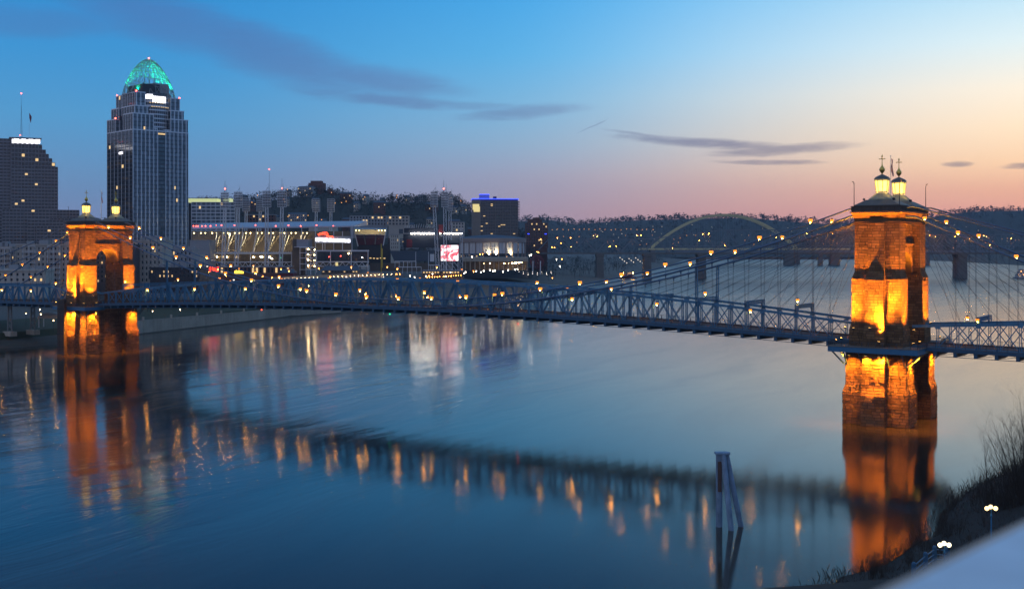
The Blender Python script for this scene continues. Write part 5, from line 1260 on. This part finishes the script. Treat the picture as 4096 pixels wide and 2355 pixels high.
# houses on the near hill
def house_proto(nm, w, d, h, roof, mt, label, lit):
    T = thing(nm, label, 'house', group='houses on the wooded hillside')
    MB().box(-w/2, w/2, -d/2, d/2, -6, h).build('wall', M_[mt], T)
    MB().poly([(-w/2-.4, -d/2-.4, h), (w/2+.4, -d/2-.4, h), (w/2+.4, d/2+.4, h), (-w/2-.4, d/2+.4, h), (-w/2-.2, 0, h+roof), (w/2+.2, 0, h+roof)], [(0, 1, 5, 4), (2, 3, 4, 5), (1, 2, 5), (3, 0, 4), (3, 2, 1, 0)]).build('roof', M_['slate'], T)
    k = max(2, round(w/2.6)); f = max(1, round(h/3.2))
    for i in range(k):
        for j in range(f): link('window', unit('lit' if (i*3+j*5+lit) % 7 == 0 else 'glass'), T, Matrix.Translation((-w/2+w*(i+.28)/k, -d/2-.08, j*3.1+1)) @ Matrix.Diagonal((w/k*.45, .1, 1.5, 1)))
    return T
hp = [house_proto('hillside_house', 9, 9, 7, 3, 'tan', 'pale gabled house among the trees on the hillside', 1), house_proto('hillside_house', 7, 10, 9, 3, 'beige', 'narrow beige gabled house on the hillside', 2),
      house_proto('hillside_house', 16, 11, 11, 2.5, 'brick', 'broad red brick building on the hillside', 3), house_proto('hillside_house', 24, 12, 13, 2, 'grey', 'long grey apartment building on the hillside', 6)]
rn = random.Random(11); hs = []
for i in range(70):
    for _ in range(30):
        c = rn.randrange(34, 88); j = rn.choice((0, 1, 1, 2, 2, 3, 3, 4, 5)); p = Vector(rw1[c][j])+Vector((rn.uniform(-4, 4), rn.uniform(-20, 20), 2))
        if all((p-q).length > 24 for q in hs): hs.append(p); break
    else: continue
    k = rn.choice((0, 0, 1, 1, 2, 3)); M = Matrix.Translation(p) @ Matrix.Rotation(rn.uniform(-.4, .4), 4, 'Z')
    if hp[k].get('used'): copy_tree(hp[k], M)
    else: hp[k].matrix_local = M; hp[k]['used'] = 1
T = thing('hilltop_apartment_tower', 'dark apartment tower standing on the wooded hilltop', 'apartment tower', loc=at(1267, 800, 1740))
w = 67/F*1740
for x0, x1, p in ((-w/2, w/2*.9, 732), (-w*.38, w*.28, 723), (-w/2, w*.2, 740)): MB().box(x0, x1, 0 if p > 723 else 2, 16, -10, wz(p, 1740)-T.location.z).build('wall', M_['condo'] if p == 740 else M_['brick'], T)
facade(T, (-w/2, -.3), (w/2*.9, -.3), 0, wz(742, 1740)-T.location.z, 9, 9, 'glass', 'brick', 1.2, 1.2, .3, .02, None, rnd)
for f in range(9): MB().box(-w/2-1.6, -w/2, 1, 8, 2+f*2.5, 2.9+f*2.5).build('balcony', M_['condo'], T)
T = thing('hilltop_church', 'dark gabled church beside the hilltop apartment tower', 'church', loc=at(1318, 800, 1745)); z1 = wz(770, 1745)-T.location.z; w = 13
MB().poly([(-w/2, 0, -8), (w/2, 0, -8), (w/2, 0, z1), (0, 0, z1+7), (-w/2, 0, z1), (-w/2, 30, -8), (w/2, 30, -8), (w/2, 30, z1), (0, 30, z1+7), (-w/2, 30, z1)], [(0, 1, 2, 3, 4), (9, 8, 7, 6, 5), (1, 6, 7, 2), (2, 7, 8, 3), (3, 8, 9, 4), (0, 4, 9, 5)]).build('nave', M_['brick'], T)
MB().bar((0, .5, z1+6.5), (0, .5, z1+11), .4, .4).bar((-1, .5, z1+9.5), (1, .5, z1+9.5), .4, .4).build('cross', M_['darkmetal'], T)
for x in (-3.6, 0, 3.6): link('window', unit('glass'), T, Matrix.Translation((x-.6, -.1, 1)) @ Matrix.Diagonal((1.2, .1, 5, 1)))
for nm, px0, px1, p0, Y, lab in (('hilltop_block', 1657, 1706, 786, 1735, 'dark flat-roofed block on the hilltop above the scoreboard'), ('hilltop_tower', 1796, 1814, 785, 1700, 'slim dark tower on the hill end behind the floodlight masts')):
    T = thing(nm, lab, 'apartment block', loc=at((px0+px1)/2, 830, Y)); w = (px1-px0)/F*Y; z1 = wz(p0, Y)-T.location.z
    MB().box(-w/2, w/2, 0, 14, -12, z1).box(-w*.2, w*.3, 3, 10, z1, z1+3).build('wall', M_['grey'], T); facade(T, (-w/2, 0), (w/2, 0), 0, z1-.5, max(3, round(w/3)), max(3, round(z1/3.2)), 'glass', 'grey', 1.2, 1.3, .25, .06, None, rnd)
for nm, px0, px1, p0, p1, Y, mt, lab in (('hillfoot_building', 985, 1096, 860, 912, 1330, 'brick', 'red brick warehouse at the foot of the hill behind the canopy'), ('hillfoot_building', 1235, 1345, 892, 912, 1250, 'tan', 'long pale low building behind the far floodlight masts'), ('hillfoot_building', 1400, 1545, 865, 905, 1350, 'grey', 'grey terrace of apartments on the lower hillside'),
        ('hillfoot_building', 1554, 1634, 865, 905, 1340, 'beige', 'beige apartment building with lit windows above the scoreboard'), ('hillfoot_building', 1810, 1856, 890, 930, 1300, 'tan', 'pale block with dark windows behind the lattice mast'), ('hillfoot_building', 1563, 1595, 940, 1000, 1150, 'tan', 'narrow pale block left of the scoreboard')):
    T = thing(nm, lab, 'building', loc=at((px0+px1)/2, p1, Y)); w = (px1-px0)/F*Y; z1 = wz(p0, Y)-T.location.z
    MB().box(-w/2, w/2, 0, 14, -14, z1).build('wall', M_[mt], T); facade(T, (-w/2, 0), (w/2, 0), .3, z1-.4, max(4, round(w/3.6)), max(2, round(z1/3.4)), 'glass', mt, 1.5, 1.4, .25, .1, None, rnd); MB().box(-w/2-.3, w/2+.3, -.4, 14.3, z1, z1+.7).build('parapet', M_['grey'], T)
M_['amberfar2'] = glow('hill_amber_lamp', (1, .5, .12), 8); M_['amberfar2_glass'] = glow('hill_amber_glass', (1, .36, .06), 1.0)
LP['hill'] = [lamp_proto('hill_lamp', 'amberfar2', .6, 5, 'amber street lamp among the trees on the near hillside', 'lamp', 'street lamps on the near hillside'), False]
for i in range(46):
    c = rn.randrange(36, 88); j = rn.choice((1, 2, 2, 3, 3, 4, 5)); p = Vector(rw1[c][j])+Vector((rn.uniform(-8, 8), -14, rn.uniform(9, 13))); put_lamp('hill', p)
M_['amberfar'] = glow('far_amber_lamp', (1, .42, .1), 6); M_['amberfar_glass'] = glow('far_amber_glass', (1, .34, .06), .8)
M_['whitefar'] = glow('far_white_lamp', (1, .85, .65), 4); M_['whitefar_glass'] = glow('far_white_glass', (1, .85, .65), 1.1)
LP['far'] = [lamp_proto('far_lamp', 'amberfar', .9, 6, 'distant amber road lamp beyond the truss bridge', 'lamp', 'distant road lamps on the far bank'), False]
for i in range(21): put_lamp('far', at(2190+i*21+rn.uniform(-3, 3), 917+rn.uniform(-2, 2), 2550))
for i in range(50): put_lamp('far', at(rn.uniform(2150, 3350), rn.uniform(935, 988), 2600+rn.uniform(0, 900)))
for i in range(44): put_lamp('far', at(rn.uniform(3740, 4250), rn.choice((940, 955, 968, 985, 1012))+rn.uniform(-6, 6), 3000))
LP['farw'] = [lamp_proto('far_house_light', 'whitefar', .7, 2, 'tiny white house light on the far hills', 'lamp', 'house lights on the far hills'), False]
for i in range(60): put_lamp('farw', at(rn.uniform(2100, 4250), rn.uniform(895, 965), 3500))
for i in range(14): put_lamp('farw', at(2480+i*9, 1030+(i*7) % 24, 1700))

# ================================================================== bridges up-river
M_['oldsteel'] = mat('grey_blue_steel', (.16, .19, .22), .6, .1, .2, .05)
M_['piers'] = mat('pier_stone', (.15, .14, .13), .9, 0, .3, .1, .05, 1, 0, .3, .3)
TB = thing('truss_bridge', 'long grey steel truss bridge crossing the river behind the suspension bridge', 'truss bridge', loc=(0, 0, 0)); YT = 1480; zd_ = 34.0
def tb_h(x):
    px = 2048+x/YT*F
    return 17 if px < 2600 else (17+12*(px-2600)/300 if px < 2900 else (29 if px < 3250 else max(23, 29-(px-3250)/80)))
x0, x1 = wx(2146, YT), wx(4700, YT); npn = int((x1-x0)/15.5); xs = [x0+(x1-x0)*i/npn for i in range(npn+1)]
for Y in (YT, YT+14):
    for i, (a, b2) in enumerate(zip(xs, xs[1:])):
        ha, hb = (0 if i == 0 else tb_h(a)), tb_h(b2)
        if i > 0: MB().bar((a, Y, zd_), (a, Y, zd_+ha), .45, .45).build('vertical', M_['oldsteel'], TB)
        MB().bar((a, Y, zd_+ha), (b2, Y, zd_+hb), .9, 1.0).build('top_chord', M_['oldsteel'], TB)
        if i > 0: MB().bar((a, Y, zd_+(0 if i % 2 else ha)), (b2, Y, zd_+(hb if i % 2 else 0)), .85, .8).build('diagonal', M_['oldsteel'], TB)
MB().box(x0-20, x1, YT-2.5, YT+16.5, zd_-2.2, zd_-.4).build('deck', M_['piers'], TB)
rl = MB(); railing(rl, [(x0, YT-2.4, zd_-.4), (x1, YT-2.4, zd_-.4)], 1.4, 4, 0); rl.build('railing', M_['oldsteel'], TB)
for px, w_ in ((2400, 9), (2590, 9), (2807, 10), (3848, 11), (4600, 11)):
    x = wx(px, YT); MB().rings([[(x-w_/2*k, YT-3*k, z), (x+w_/2*k, YT-3*k, z), (x+w_/2*k, YT+17*k, z) if False else (x+w_/2*k, YT+17, z), (x-w_/2*k, YT+17, z)] for z, k in ((-3, 1.1), (28, 1), (29, 1.15), (31.8, 1.15))]).build('pier', M_['piers'], TB)
LP['tb'] = [lamp_proto('truss_bridge_lamp', 'amber', .6, 8, 'amber lamp post on the grey truss bridge up-river', 'lamp', 'lamp posts on the grey truss bridge'), False]
for px, py in ((2374, 942), (2390, 942), (2547, 939), (2563, 939), (2797, 960), (2811, 934), (2835, 934), (2900, 980), (3105, 948), (3227, 932), (3329, 932), (3720, 940), (3742, 945), (3820, 944), (3862, 954), (3879, 953), (3934, 941), (3946, 945), (3960, 978), (2285, 986), (2440, 983), (2690, 990), (2465, 983), (4045, 952)): put_lamp('tb', at(px, py, YT-3))
for px, w_, pb in ((3157, 17, 2450), (3283, 7, 2450), (3340, 19, 2450)): pass
RB = thing('railway_bridge', 'low dark railway girder bridge on stone piers beyond the truss bridge', 'railway bridge', loc=(0, 0, 0)); YR = 2450
MB().box(wx(2700, YR), wx(4600, YR), YR, YR+9, 27, 32).build('girder', M_['oldsteel'], RB)
for i in range(50): xa = wx(2700+i*38, YR); MB().bar((xa, YR-.5, 32), (xa+wx(2048+38, YR), YR-.5, 41 if i % 2 else 32.5), .8, .8).build('diagonal', M_['oldsteel'], RB)
MB().bar((wx(2700, YR), YR-.5, 41.5), (wx(4600, YR), YR-.5, 41.5), 1, 1).build('top_chord', M_['oldsteel'], RB)
for px, w_ in ((3157, 20), (3283, 8), (3340, 21), (3700, 20)): x = wx(px, YR); MB().box(x-w_/2, x+w_/2, YR-2, YR+12, -3, 26.9).build('pier', M_['piers'], RB)
AB = thing('arch_bridge', 'yellow tied-arch bridge far up the river', 'arch bridge', loc=(0, 0, 0)); YA = 2650
M_['archyellow'] = mat('yellow_arch_paint', (.6, .5, .25), .6, 0, .15, .02)
for Y in (YA, YA+28):
    pts = [(wx(2900+290*q, YA), Y, wz(860+130*q*q, YA)) for q in [k/20 for k in range(-20, 21)]]
    rs = []
    for k, p in enumerate(pts): rs.append([(p[0], p[1]-1.2, p[2]-2.6), (p[0], p[1]+1.2, p[2]-2.6), (p[0], p[1]+1.2, p[2]+2.6), (p[0], p[1]-1.2, p[2]+2.6)][::-1])
    MB().rings(rs).build('arch_rib', M_['archyellow'], AB)
    for p in pts[3:-3:2]: MB().tube((p[0], p[1], p[2]-3), (p[0], p[1], 36), .3, None, 4).build('hanger', M_['oldsteel'], AB)
for k in range(8, 33, 3): p = pts[k]; MB().bar((p[0], YA, p[2]), (p[0], YA+28, p[2]), 1.2, 1.6).build('cross_strut', M_['archyellow'], AB)
MB().box(wx(2560, YA), wx(3400, YA), YA-2, YA+30, 32, 36).build('deck', M_['archyellow'], AB)
for px in (2612, 3188): x = wx(px, YA); MB().box(x-6, x+6, YA-4, YA+32, -3, 31.9).build('pier', M_['piers'], AB)

# far (Kentucky) shore up-river
sh = MB(); kp = [(150, 255), (190, 330), (330, 520), (620, 900), (900, 1500), (1050, 2200), (1150, 3000), (1150, 3700), (1000, 4300), (1010, 5200)]
n = 5; pr = ((0, -1), (12, 2), (60, 11), (220, 17), (3500, 30))
sh.poly([(x+d, y-d*.1, z) for x, y in kp for d, z in pr], [(i*n+j, i*n+j+1, (i+1)*n+j+1, (i+1)*n+j) for i in range(len(kp)-1) for j in range(n-1)]); sh.build('east_bank', M_['earth'], kind='structure')
m = MB()
for i in range(420):
    k = rn.uniform(4.2, len(kp)-1.01); i0 = int(k); f = k-i0; x = kp[i0][0]*(1-f)+kp[i0+1][0]*f; y = kp[i0][1]*(1-f)+kp[i0+1][1]*f; d = rn.uniform(5, 120)
    crown(m, (x+d, y, 2+min(d, 60)*.15), rn.uniform(9, 18), rn.uniform(4, 7), 18, rn)
for i in range(260):
    y = rn.uniform(1250, 3900); d = rn.uniform(20, 160); crown(m, (bank_at(y)-d, y, 2+d*.08), rn.uniform(8, 16), rn.uniform(3.5, 6), 18, rn)
for i in range(420):
    y = rn.uniform(1180, 1950); d = rn.uniform(30, 300); crown(m, (bank_at(y)-d, y+d*.3, 2+min(d, 120)*.1), rn.uniform(7, 14), rn.uniform(3, 5.5), 24, rn)
m.build('shore_woods', M_['fartwig'], kind='stuff', label='bare trees lining the river shores beyond the truss bridge', cat='woods')

# ================================================================== boats
BT = thing('tugboat', 'small dark red tugboat moored off the muddy beach', 'tugboat', frame_at(2512, 1490, 10))
MB().rings([[(-11, -2.6*k, z), (-8, -3.4*k, z), (9, -3.4*k, z), (12+e, 0, z), (9, 3.4*k, z), (-8, 3.4*k, z), (-11, 2.6*k, z)] for z, k, e in ((-.5, .85, 0), (1.2, 1, .6), (2.6, 1.08, 1.4))]).build('hull', mat('tug_hull', (.09, .03, .03), .6), BT)
MB().box(-6, 5, -2.4, 2.4, 2.6, 5.2).build('deckhouse', M_['dullred'], BT); MB().box(-1, 4, -1.9, 1.9, 5.2, 8).build('wheelhouse', mat('tug_white', (.35, .25, .24), .6), BT)
for i in range(4): link('window', unit('lit'), BT, Matrix.Translation((-.7+i*1.15, -1.96, 6.3)) @ Matrix.Diagonal((.8, .06, .9, 1)))
MB().tube((-3, 0, 5), (-3, 0, 9), .6, .5, 8).build('funnel', M_['darkmetal'], BT); MB().tube((1.5, 0, 8), (1.5, 0, 12), .1).build('mast', M_['whitesteel'], BT)
for x in (-7, 6): MB().ball((x, -2, 7.2), .55, 8, 5).build('deck_lamp', M_['amber'], BT, True); MB().tube((x, -2, 2.6), (x, -2, 7), .08).build('lamp_post', M_['darkmetal'], BT)
RBt = thing('moored_riverboat', 'white multi-deck riverboat moored beyond the truss bridge pier', 'riverboat', frame_at(4060, 1490, 0))
MB().box(0, 60, -6, 6, -.5, 2).build('hull', M_['grey'], RBt)
for k in range(3):
    MB().box(2+k*2, 58-k*2, -5+k*.6, 5-k*.6, 2+k*3.4, 5+k*3.4).build('deckhouse', M_['arena_white'], RBt); MB().box(1+k*2, 59-k*2, -6+k*.6, 6-k*.6, 5+k*3.4, 5.4+k*3.4).build('deck', M_['grey'], RBt)
    for i in range(16): link('window', unit('lit' if (i+k) % 3 == 0 else 'glass'), RBt, Matrix.Translation((3.5+k*2+i*3.2, -5.1+k*.6, 3+k*3.4)) @ Matrix.Diagonal((1.6, .1, 1.2, 1)))
for i in range(5): MB().ball((1.5+i*3.6, -6.3, 9.5 if i % 2 else 5.2), .5, 8, 5).build('deck_lamp', M_['amberfar'], RBt, True)

# ================================================================== near bank, mooring dolphin, foreground
kb = [(-600, -20), (-300, 60), (-100, 110), (0, 133), (30, 140), (40, 145.8), (43, 151.5), (48, 153.8), (56, 164), (63, 172), (70, 187), (80, 203), (103, 230), (150, 255)]
pr = ((-8, -3), (0, -.05), (2, .5), (8, 2.4), (18, 6), (34, 11.5), (48, 16.6), (62, 17.4), (140, 18))
nd = Vector((.5, -.86)); fine = []
for (xa, ya), (xb, yb) in zip(kb, kb[1:]):
    k = max(1, int(math.hypot(xb-xa, yb-ya)/4)) if xa > -20 else 1
    fine += [(xa+(xb-xa)*i/k, ya+(yb-ya)*i/k) for i in range(k)]
fine.append(kb[-1]); rn2 = random.Random(8); n = len(pr); m = MB()
m.poly([(x+nd.x*d+(rn2.uniform(-.6, .6) if 0 <= d < 40 else 0), y+nd.y*d+(rn2.uniform(-.6, .6) if 0 <= d < 40 else 0), z+(rn2.uniform(-.25, .25) if 0 < d < 40 else 0)) for x, y in fine for d, z in pr], [(i*n+j, i*n+j+1, (i+1)*n+j+1, (i+1)*n+j) for i in range(len(fine)-1) for j in range(n-1)])
M_['nearbank'] = mat('near_bank_soil', (.03, .025, .02), .95, 0, .5, .4, .12, 2.5)
m.build('near_bank', M_['nearbank'], smooth=True, kind='structure')
def near_z(d):
    for (a, za), (b2, zb) in zip(pr, pr[1:]):
        if a <= d <= b2: return za+(zb-za)*(d-a)/(b2-a)
    return 18
def bank_pt(i, d):
    x, y = fine[max(0, min(len(fine)-1, i))]; return Vector((x+nd.x*d, y+nd.y*d, near_z(d)))
i0 = next(i for i, p in enumerate(fine) if p[0] >= 30)
# reeds and dry grass: uncountable
m = MB()
for _ in range(15000):
    i = rn2.randrange(i0-2, len(fine)-2); d = rn2.choice((rn2.uniform(-2.4, 1.5), rn2.uniform(0, 26), rn2.uniform(2, 14))); f = rn2.random()
    if d < 0 and rn2.random() < .6: continue
    p = bank_pt(i, d).lerp(bank_pt(i+1, d), f); p.z = max(-.1, p.z-.1); h = rn2.uniform(.3, .95)*(1.5 if d < 2 else 1); a = rn2.uniform(0, 6.28); l = Vector((rn2.uniform(-.3, .3), rn2.uniform(-.3, .3), 1))*h
    s = Vector((math.cos(a), math.sin(a), 0))*.02; m.poly([p-s, p+s, p+l*.6+s*.6, p+l+Vector((l.x*.5, l.y*.5, 0))], [(0, 1, 2), (0, 2, 3)])
m.build('dry_reeds', M_['twig'], kind='stuff', label='dry reeds and grass along the dark near bank', cat='reeds')
def twigs(mb, p, d, L, r, depth, rn, spread=.5, up=.25):
    n = 3; q = Vector(p); v = Vector(d).normalized(); pts = [q.copy()]
    for i in range(n):
        v = (v+Vector((rn.uniform(-.2, .2), rn.uniform(-.2, .2), rn.uniform(-.05, .2)*up*3))).normalized(); q = q+v*L/n; pts.append(q.copy())
    mb.path(pts, [r*(1-.28*i/1.2) if i < n else r*.35 for i in range(n+1)], 3)
    if depth > 0:
        for _ in range(rn.choice((3, 4, 4, 5))):
            k = rn.randrange(1, n+1); w = (v+Vector((rn.uniform(-1, 1), rn.uniform(-1, 1), rn.uniform(-.2, .8)))*spread*1.3).normalized(); twigs(mb, pts[k], w, L*rn.uniform(.5, .75), r*.5, depth-1, rn, spread, up)
def bare_tree(name, label, cat, p, h, seed, stems=1, group=None, depth=4, spread=.5, r=None):
    rn = random.Random(seed); T = thing(name, label, cat, loc=p, group=group); tr = MB(); br = MB(); r = r or h*.016
    for s in range(stems):
        a = rn.uniform(0, 6.28); lean = .08 if stems == 1 else rn.uniform(.1, .5); v = Vector((math.cos(a)*lean, math.sin(a)*lean, 1)).normalized(); hh = h*rn.uniform(.75, 1.0); o = Vector((math.cos(a), math.sin(a), 0))*(0 if stems == 1 else rn.uniform(0, .7)); 
        pts = [o+Vector((0, 0, -.4))]+[o+v*hh*k/4+Vector((rn.uniform(-.1, .1), rn.uniform(-.1, .1), 0))*hh*.12 for k in (1, 2, 3, 4)]
        tr.path(pts, [r, r*.8, r*.6, r*.4, r*.15], 5)
        for k in range(1, 5):
            for _ in range(rn.choice((2, 3, 3))):
                w = (v+Vector((rn.uniform(-1, 1), rn.uniform(-1, 1), rn.uniform(-.1, .7)))*spread*1.5).normalized(); twigs(br, pts[k].lerp(pts[k-1], rn.random()*.7), w, hh*rn.uniform(.18, .36)*(1.2-.12*k), r*.34*(1.2-.2*k), depth-2, rn, spread)
    tr.build('trunk', M_['bark'], T); br.build('crown', M_['twig'], T)
    return T
def near_ground(x, y):
    best = None
    for fx, fy in fine:
        dx, dy = x-fx, y-fy; d = dx*nd.x+dy*nd.y; off = abs(dx*nd.y-dy*nd.x)
        if best is None or off < best[0]: best = (off, d)
    return near_z(max(-8, min(139, best[1])))
def near_hit(px, py):                           # where the line of sight meets the near bank
    Y = 85
    while Y < 330:
        p = at(px, py, Y)
        if p.z <= near_ground(p.x, p.y)+.02: return p
        Y += 1.5
    return at(px, py, 140)
GRP = 'leafless shrubs on the near bank'
bare_tree('bare_tree', 'small leafless tree beside the thicket on the near bank', 'tree', near_hit(3948, 2010), 10.5, 3, 1, spread=.42, depth=5, r=.1)
for i, (px, py, h, st_, lab) in enumerate(((4090, 2010, 13, 18, 'tallest leafless thicket rising on the near bank'), (4025, 2015, 9, 16, 'leafless thicket between the small tree and the tallest thicket'), (4160, 2000, 14.5, 18, 'leafless thicket behind the tallest thicket'), (3985, 2040, 5.5, 14, 'low leafless thicket at the foot of the small tree'), (4070, 2050, 7, 16, 'leafless thicket under the tallest thicket'))):
    bare_tree('bare_shrub', lab, 'shrub', near_hit(px, py), h, 40+i, st_, GRP, 4, .5, max(.03, h*.006))
pt_ = [bare_tree('bank_brush', 'low leafless brush on the slope of the near bank', 'shrub', (0, 0, 0), 2.2+.5*i, 60+i, 11, 'low brush on the near bank slope', 3, .55, .022) for i in range(4)]
rb = random.Random(17); used_ = [False]*4; cnt = 0
while cnt < 62:
    px = rb.uniform(3430, 4110); lo_ = 2300-(px-3430)*.52; py = rb.uniform(max(1960, lo_-110 if px > 3700 else lo_-30), lo_+70)
    p = near_hit(px, py)
    if near_ground(p.x, p.y) < .25 or p.y < 98: cnt += .2; continue
    k = rb.randrange(4); M = Matrix.Translation((p.x, p.y, near_ground(p.x, p.y)-.1)) @ Matrix.Rotation(rb.uniform(0, 6.3), 4, 'Z') @ Matrix.Scale(rb.uniform(.6, 1.15), 4)
    if used_[k]: copy_tree(pt_[k], M)
    else: pt_[k].matrix_local = M; used_[k] = True
    cnt += 1
# triple globe lamps
M_['globe'] = glow('opal_globe', (1, .7, .3), 2.6)
for k, (px, py, Y, lab) in enumerate(((3965, 2032, 94, 'warm triple-globe lamp post beside the leafless thicket'), (3778, 2178, 92, 'white triple-globe lamp post beside the blue railing'))):
    T = thing('globe_lamp', lab, 'lamp post', loc=at(px, py, Y)); mg = M_['globe'] if k == 0 else glow('opal_globe_white', (1, .86, .55), 3.2)
    for a in range(3):
        x, y, zg = (a-1)*.36, (.1 if a == 1 else 0), (.1 if a == 1 else 0)
        gl = MB().ball((x, y, zg), .18, 14, 9).build('globe', mg, T, True); MB().lathe([(.03, -.42), (.08, -.34), (.1, -.22), (.06, -.16)], 8, (x, y, zg)).build('holder', M_['darkmetal'], gl)
        MB().path([(0, 0, -.75), (x*.6, y*.6, -.7), (x, y, -.5)], .035, 6).build('arm', M_['darkmetal'], T)
    MB().lathe([(.16, -4.6), (.12, -4.2), (.07, -4), (.055, -.7), (.09, -.6), (.03, -.35), (.05, -.1), (.01, .1)], 10).build('post', M_['girder'], T)
# blue railing on the promenade edge
T = thing('promenade_railing', 'short blue pipe railing beside the white globe lamp', 'railing', loc=at(3715, 2235, 92))
pts = [at(3655, 2262, 90), at(3702, 2222, 92), at(3738, 2196, 94.5), at(3790, 2200, 96)]
for p in pts: q = p-T.location; MB().box(q.x-.14, q.x+.14, q.y-.14, q.y+.14, q.z-1.3, q.z+.2).lathe([(.17, .2), (.12, .3), (.02, .33)], 8, q).build('post', M_['steel_dark'], T)
for p, q in zip(pts, pts[1:]):
    for dz in (0, -.4, -.8): MB().tube(p-T.location+Vector((0, 0, dz)), q-T.location+Vector((0, 0, dz)), .05, None, 6).build('rail', M_['steel_dark'], T)
# mooring dolphin
T = thing('mooring_dolphin', 'three-legged steel pile dolphin standing in the near water', 'mooring dolphin', loc=(32.2, 178.3, 0))
M_['pile'] = mat('weathered_pile', (.2, .29, .4), .75, 0, .55, .7, .02, 3, 0, .4, .5)
for nm, a, c, r in (('pile', (0, 0, -4), (0, 0, 11.3), .5), ('raking_pile', (1.7, -3.1, -4), (.6, -.35, 11.2), .42), ('raking_pile', (4.2, 0, -4), (1.15, .2, 11.2), .42)): MB().tube(a, c, r, r, 14).build(nm, M_['pile'], T)
MB().rings([[(-.62, -.75, z), (1.6, -.75, z), (1.75, .1, z), (1.2, .85, z), (-.62, .75, z)] for z in (11.25, 11.55)]).build('cap', M_['pile'], T)
MB().box(-.3, .3, -.58, -.44, 5.5, 10.2).build('fender_plate', mat('rusty_plate', (.12, .08, .07), .9, 0, .5, 1), T)
# balcony ledge close to the camera
e0, e1 = at(3390, 2400, .98), at(4220, 2008, 1.28)
d = (e1-e0).normalized(); nrm = Vector((d.y, -d.x, 0)).normalized(); a_, b_ = e0-d*.9, e1+d*1.2; zt_ = 0
LD = thing('balcony_ledge', 'pale out-of-focus balcony ledge in the foreground corner', 'ledge', loc=e0)
def strip(nm, prof, mt): MB().rings([[p-e0+nrm*o_+Vector((0, 0, h_)) for o_, h_ in prof] for p in (a_, b_)]).build(nm, mt, LD)
strip('slab', [(.014, -.3), (.014, -.001), (.02, 0), (.6, .0), (.6, -.3)], mat('ledge_paint', (.7, .78, .84), .6, 0, .4, 3.0, .006, 14))
strip('rim_highlight', [(0, -.05), (0, -.006), (.004, -.001), (.013, -.001), (.013, -.05)], mat('painted_rim_highlight', (.62, .46, .36), .7, 0, .2, 5))  # tan strip paints the warm highlight along the ledge rim

# ================================================================== riverfront trees on the city side
tp = []
for i in range(5): t_ = bare_tree('riverfront_tree', 'bare riverfront tree on the city promenade', 'tree', (0, 0, 0), 10+i*.8, 80+i, 1, 'bare trees on the city riverfront', 3, .5, .2); tp.append(t_)
rn3 = random.Random(5); first = [True]*5
for i in range(64):
    Y = rn3.uniform(560, 1120); d = rn3.uniform(24, 62) if Y < 760 else rn3.uniform(60, 105); k = i % 5
    prf = ground_profile(Y); z = next((za+(zb-za)*(d-a)/(b2-a)) for (a, za), (b2, zb) in zip(prf, prf[1:]) if a <= d <= b2)
    M = Matrix.Translation((bank_at(Y)+ND.x*d, Y+ND.y*d, z-.3)) @ Matrix.Rotation(rn3.uniform(0, 6), 4, 'Z') @ Matrix.Scale(rn3.uniform(.7, 1.15), 4)
    if first[k]: tp[k].matrix_local = M; first[k] = False
    else: copy_tree(tp[k], M)

# ================================================================== air
hz = bpy.data.materials.new('haze_air'); hz.use_nodes = True; nt = hz.node_tree; nt.nodes.clear(); o_ = nt.nodes.new('ShaderNodeOutputMaterial'); pv = nt.nodes.new('ShaderNodeVolumePrincipled')
pv.inputs['Color'].default_value = (.6, .8, 1, 1); pv.inputs['Density'].default_value = .000048; pv.inputs['Anisotropy'].default_value = .0
nt.links.new(pv.outputs[0], o_.inputs['Volume'])
if True:
    MB().box(-6000, 10000, -1500, 5600, -6, 330).build('haze', hz, kind='stuff')
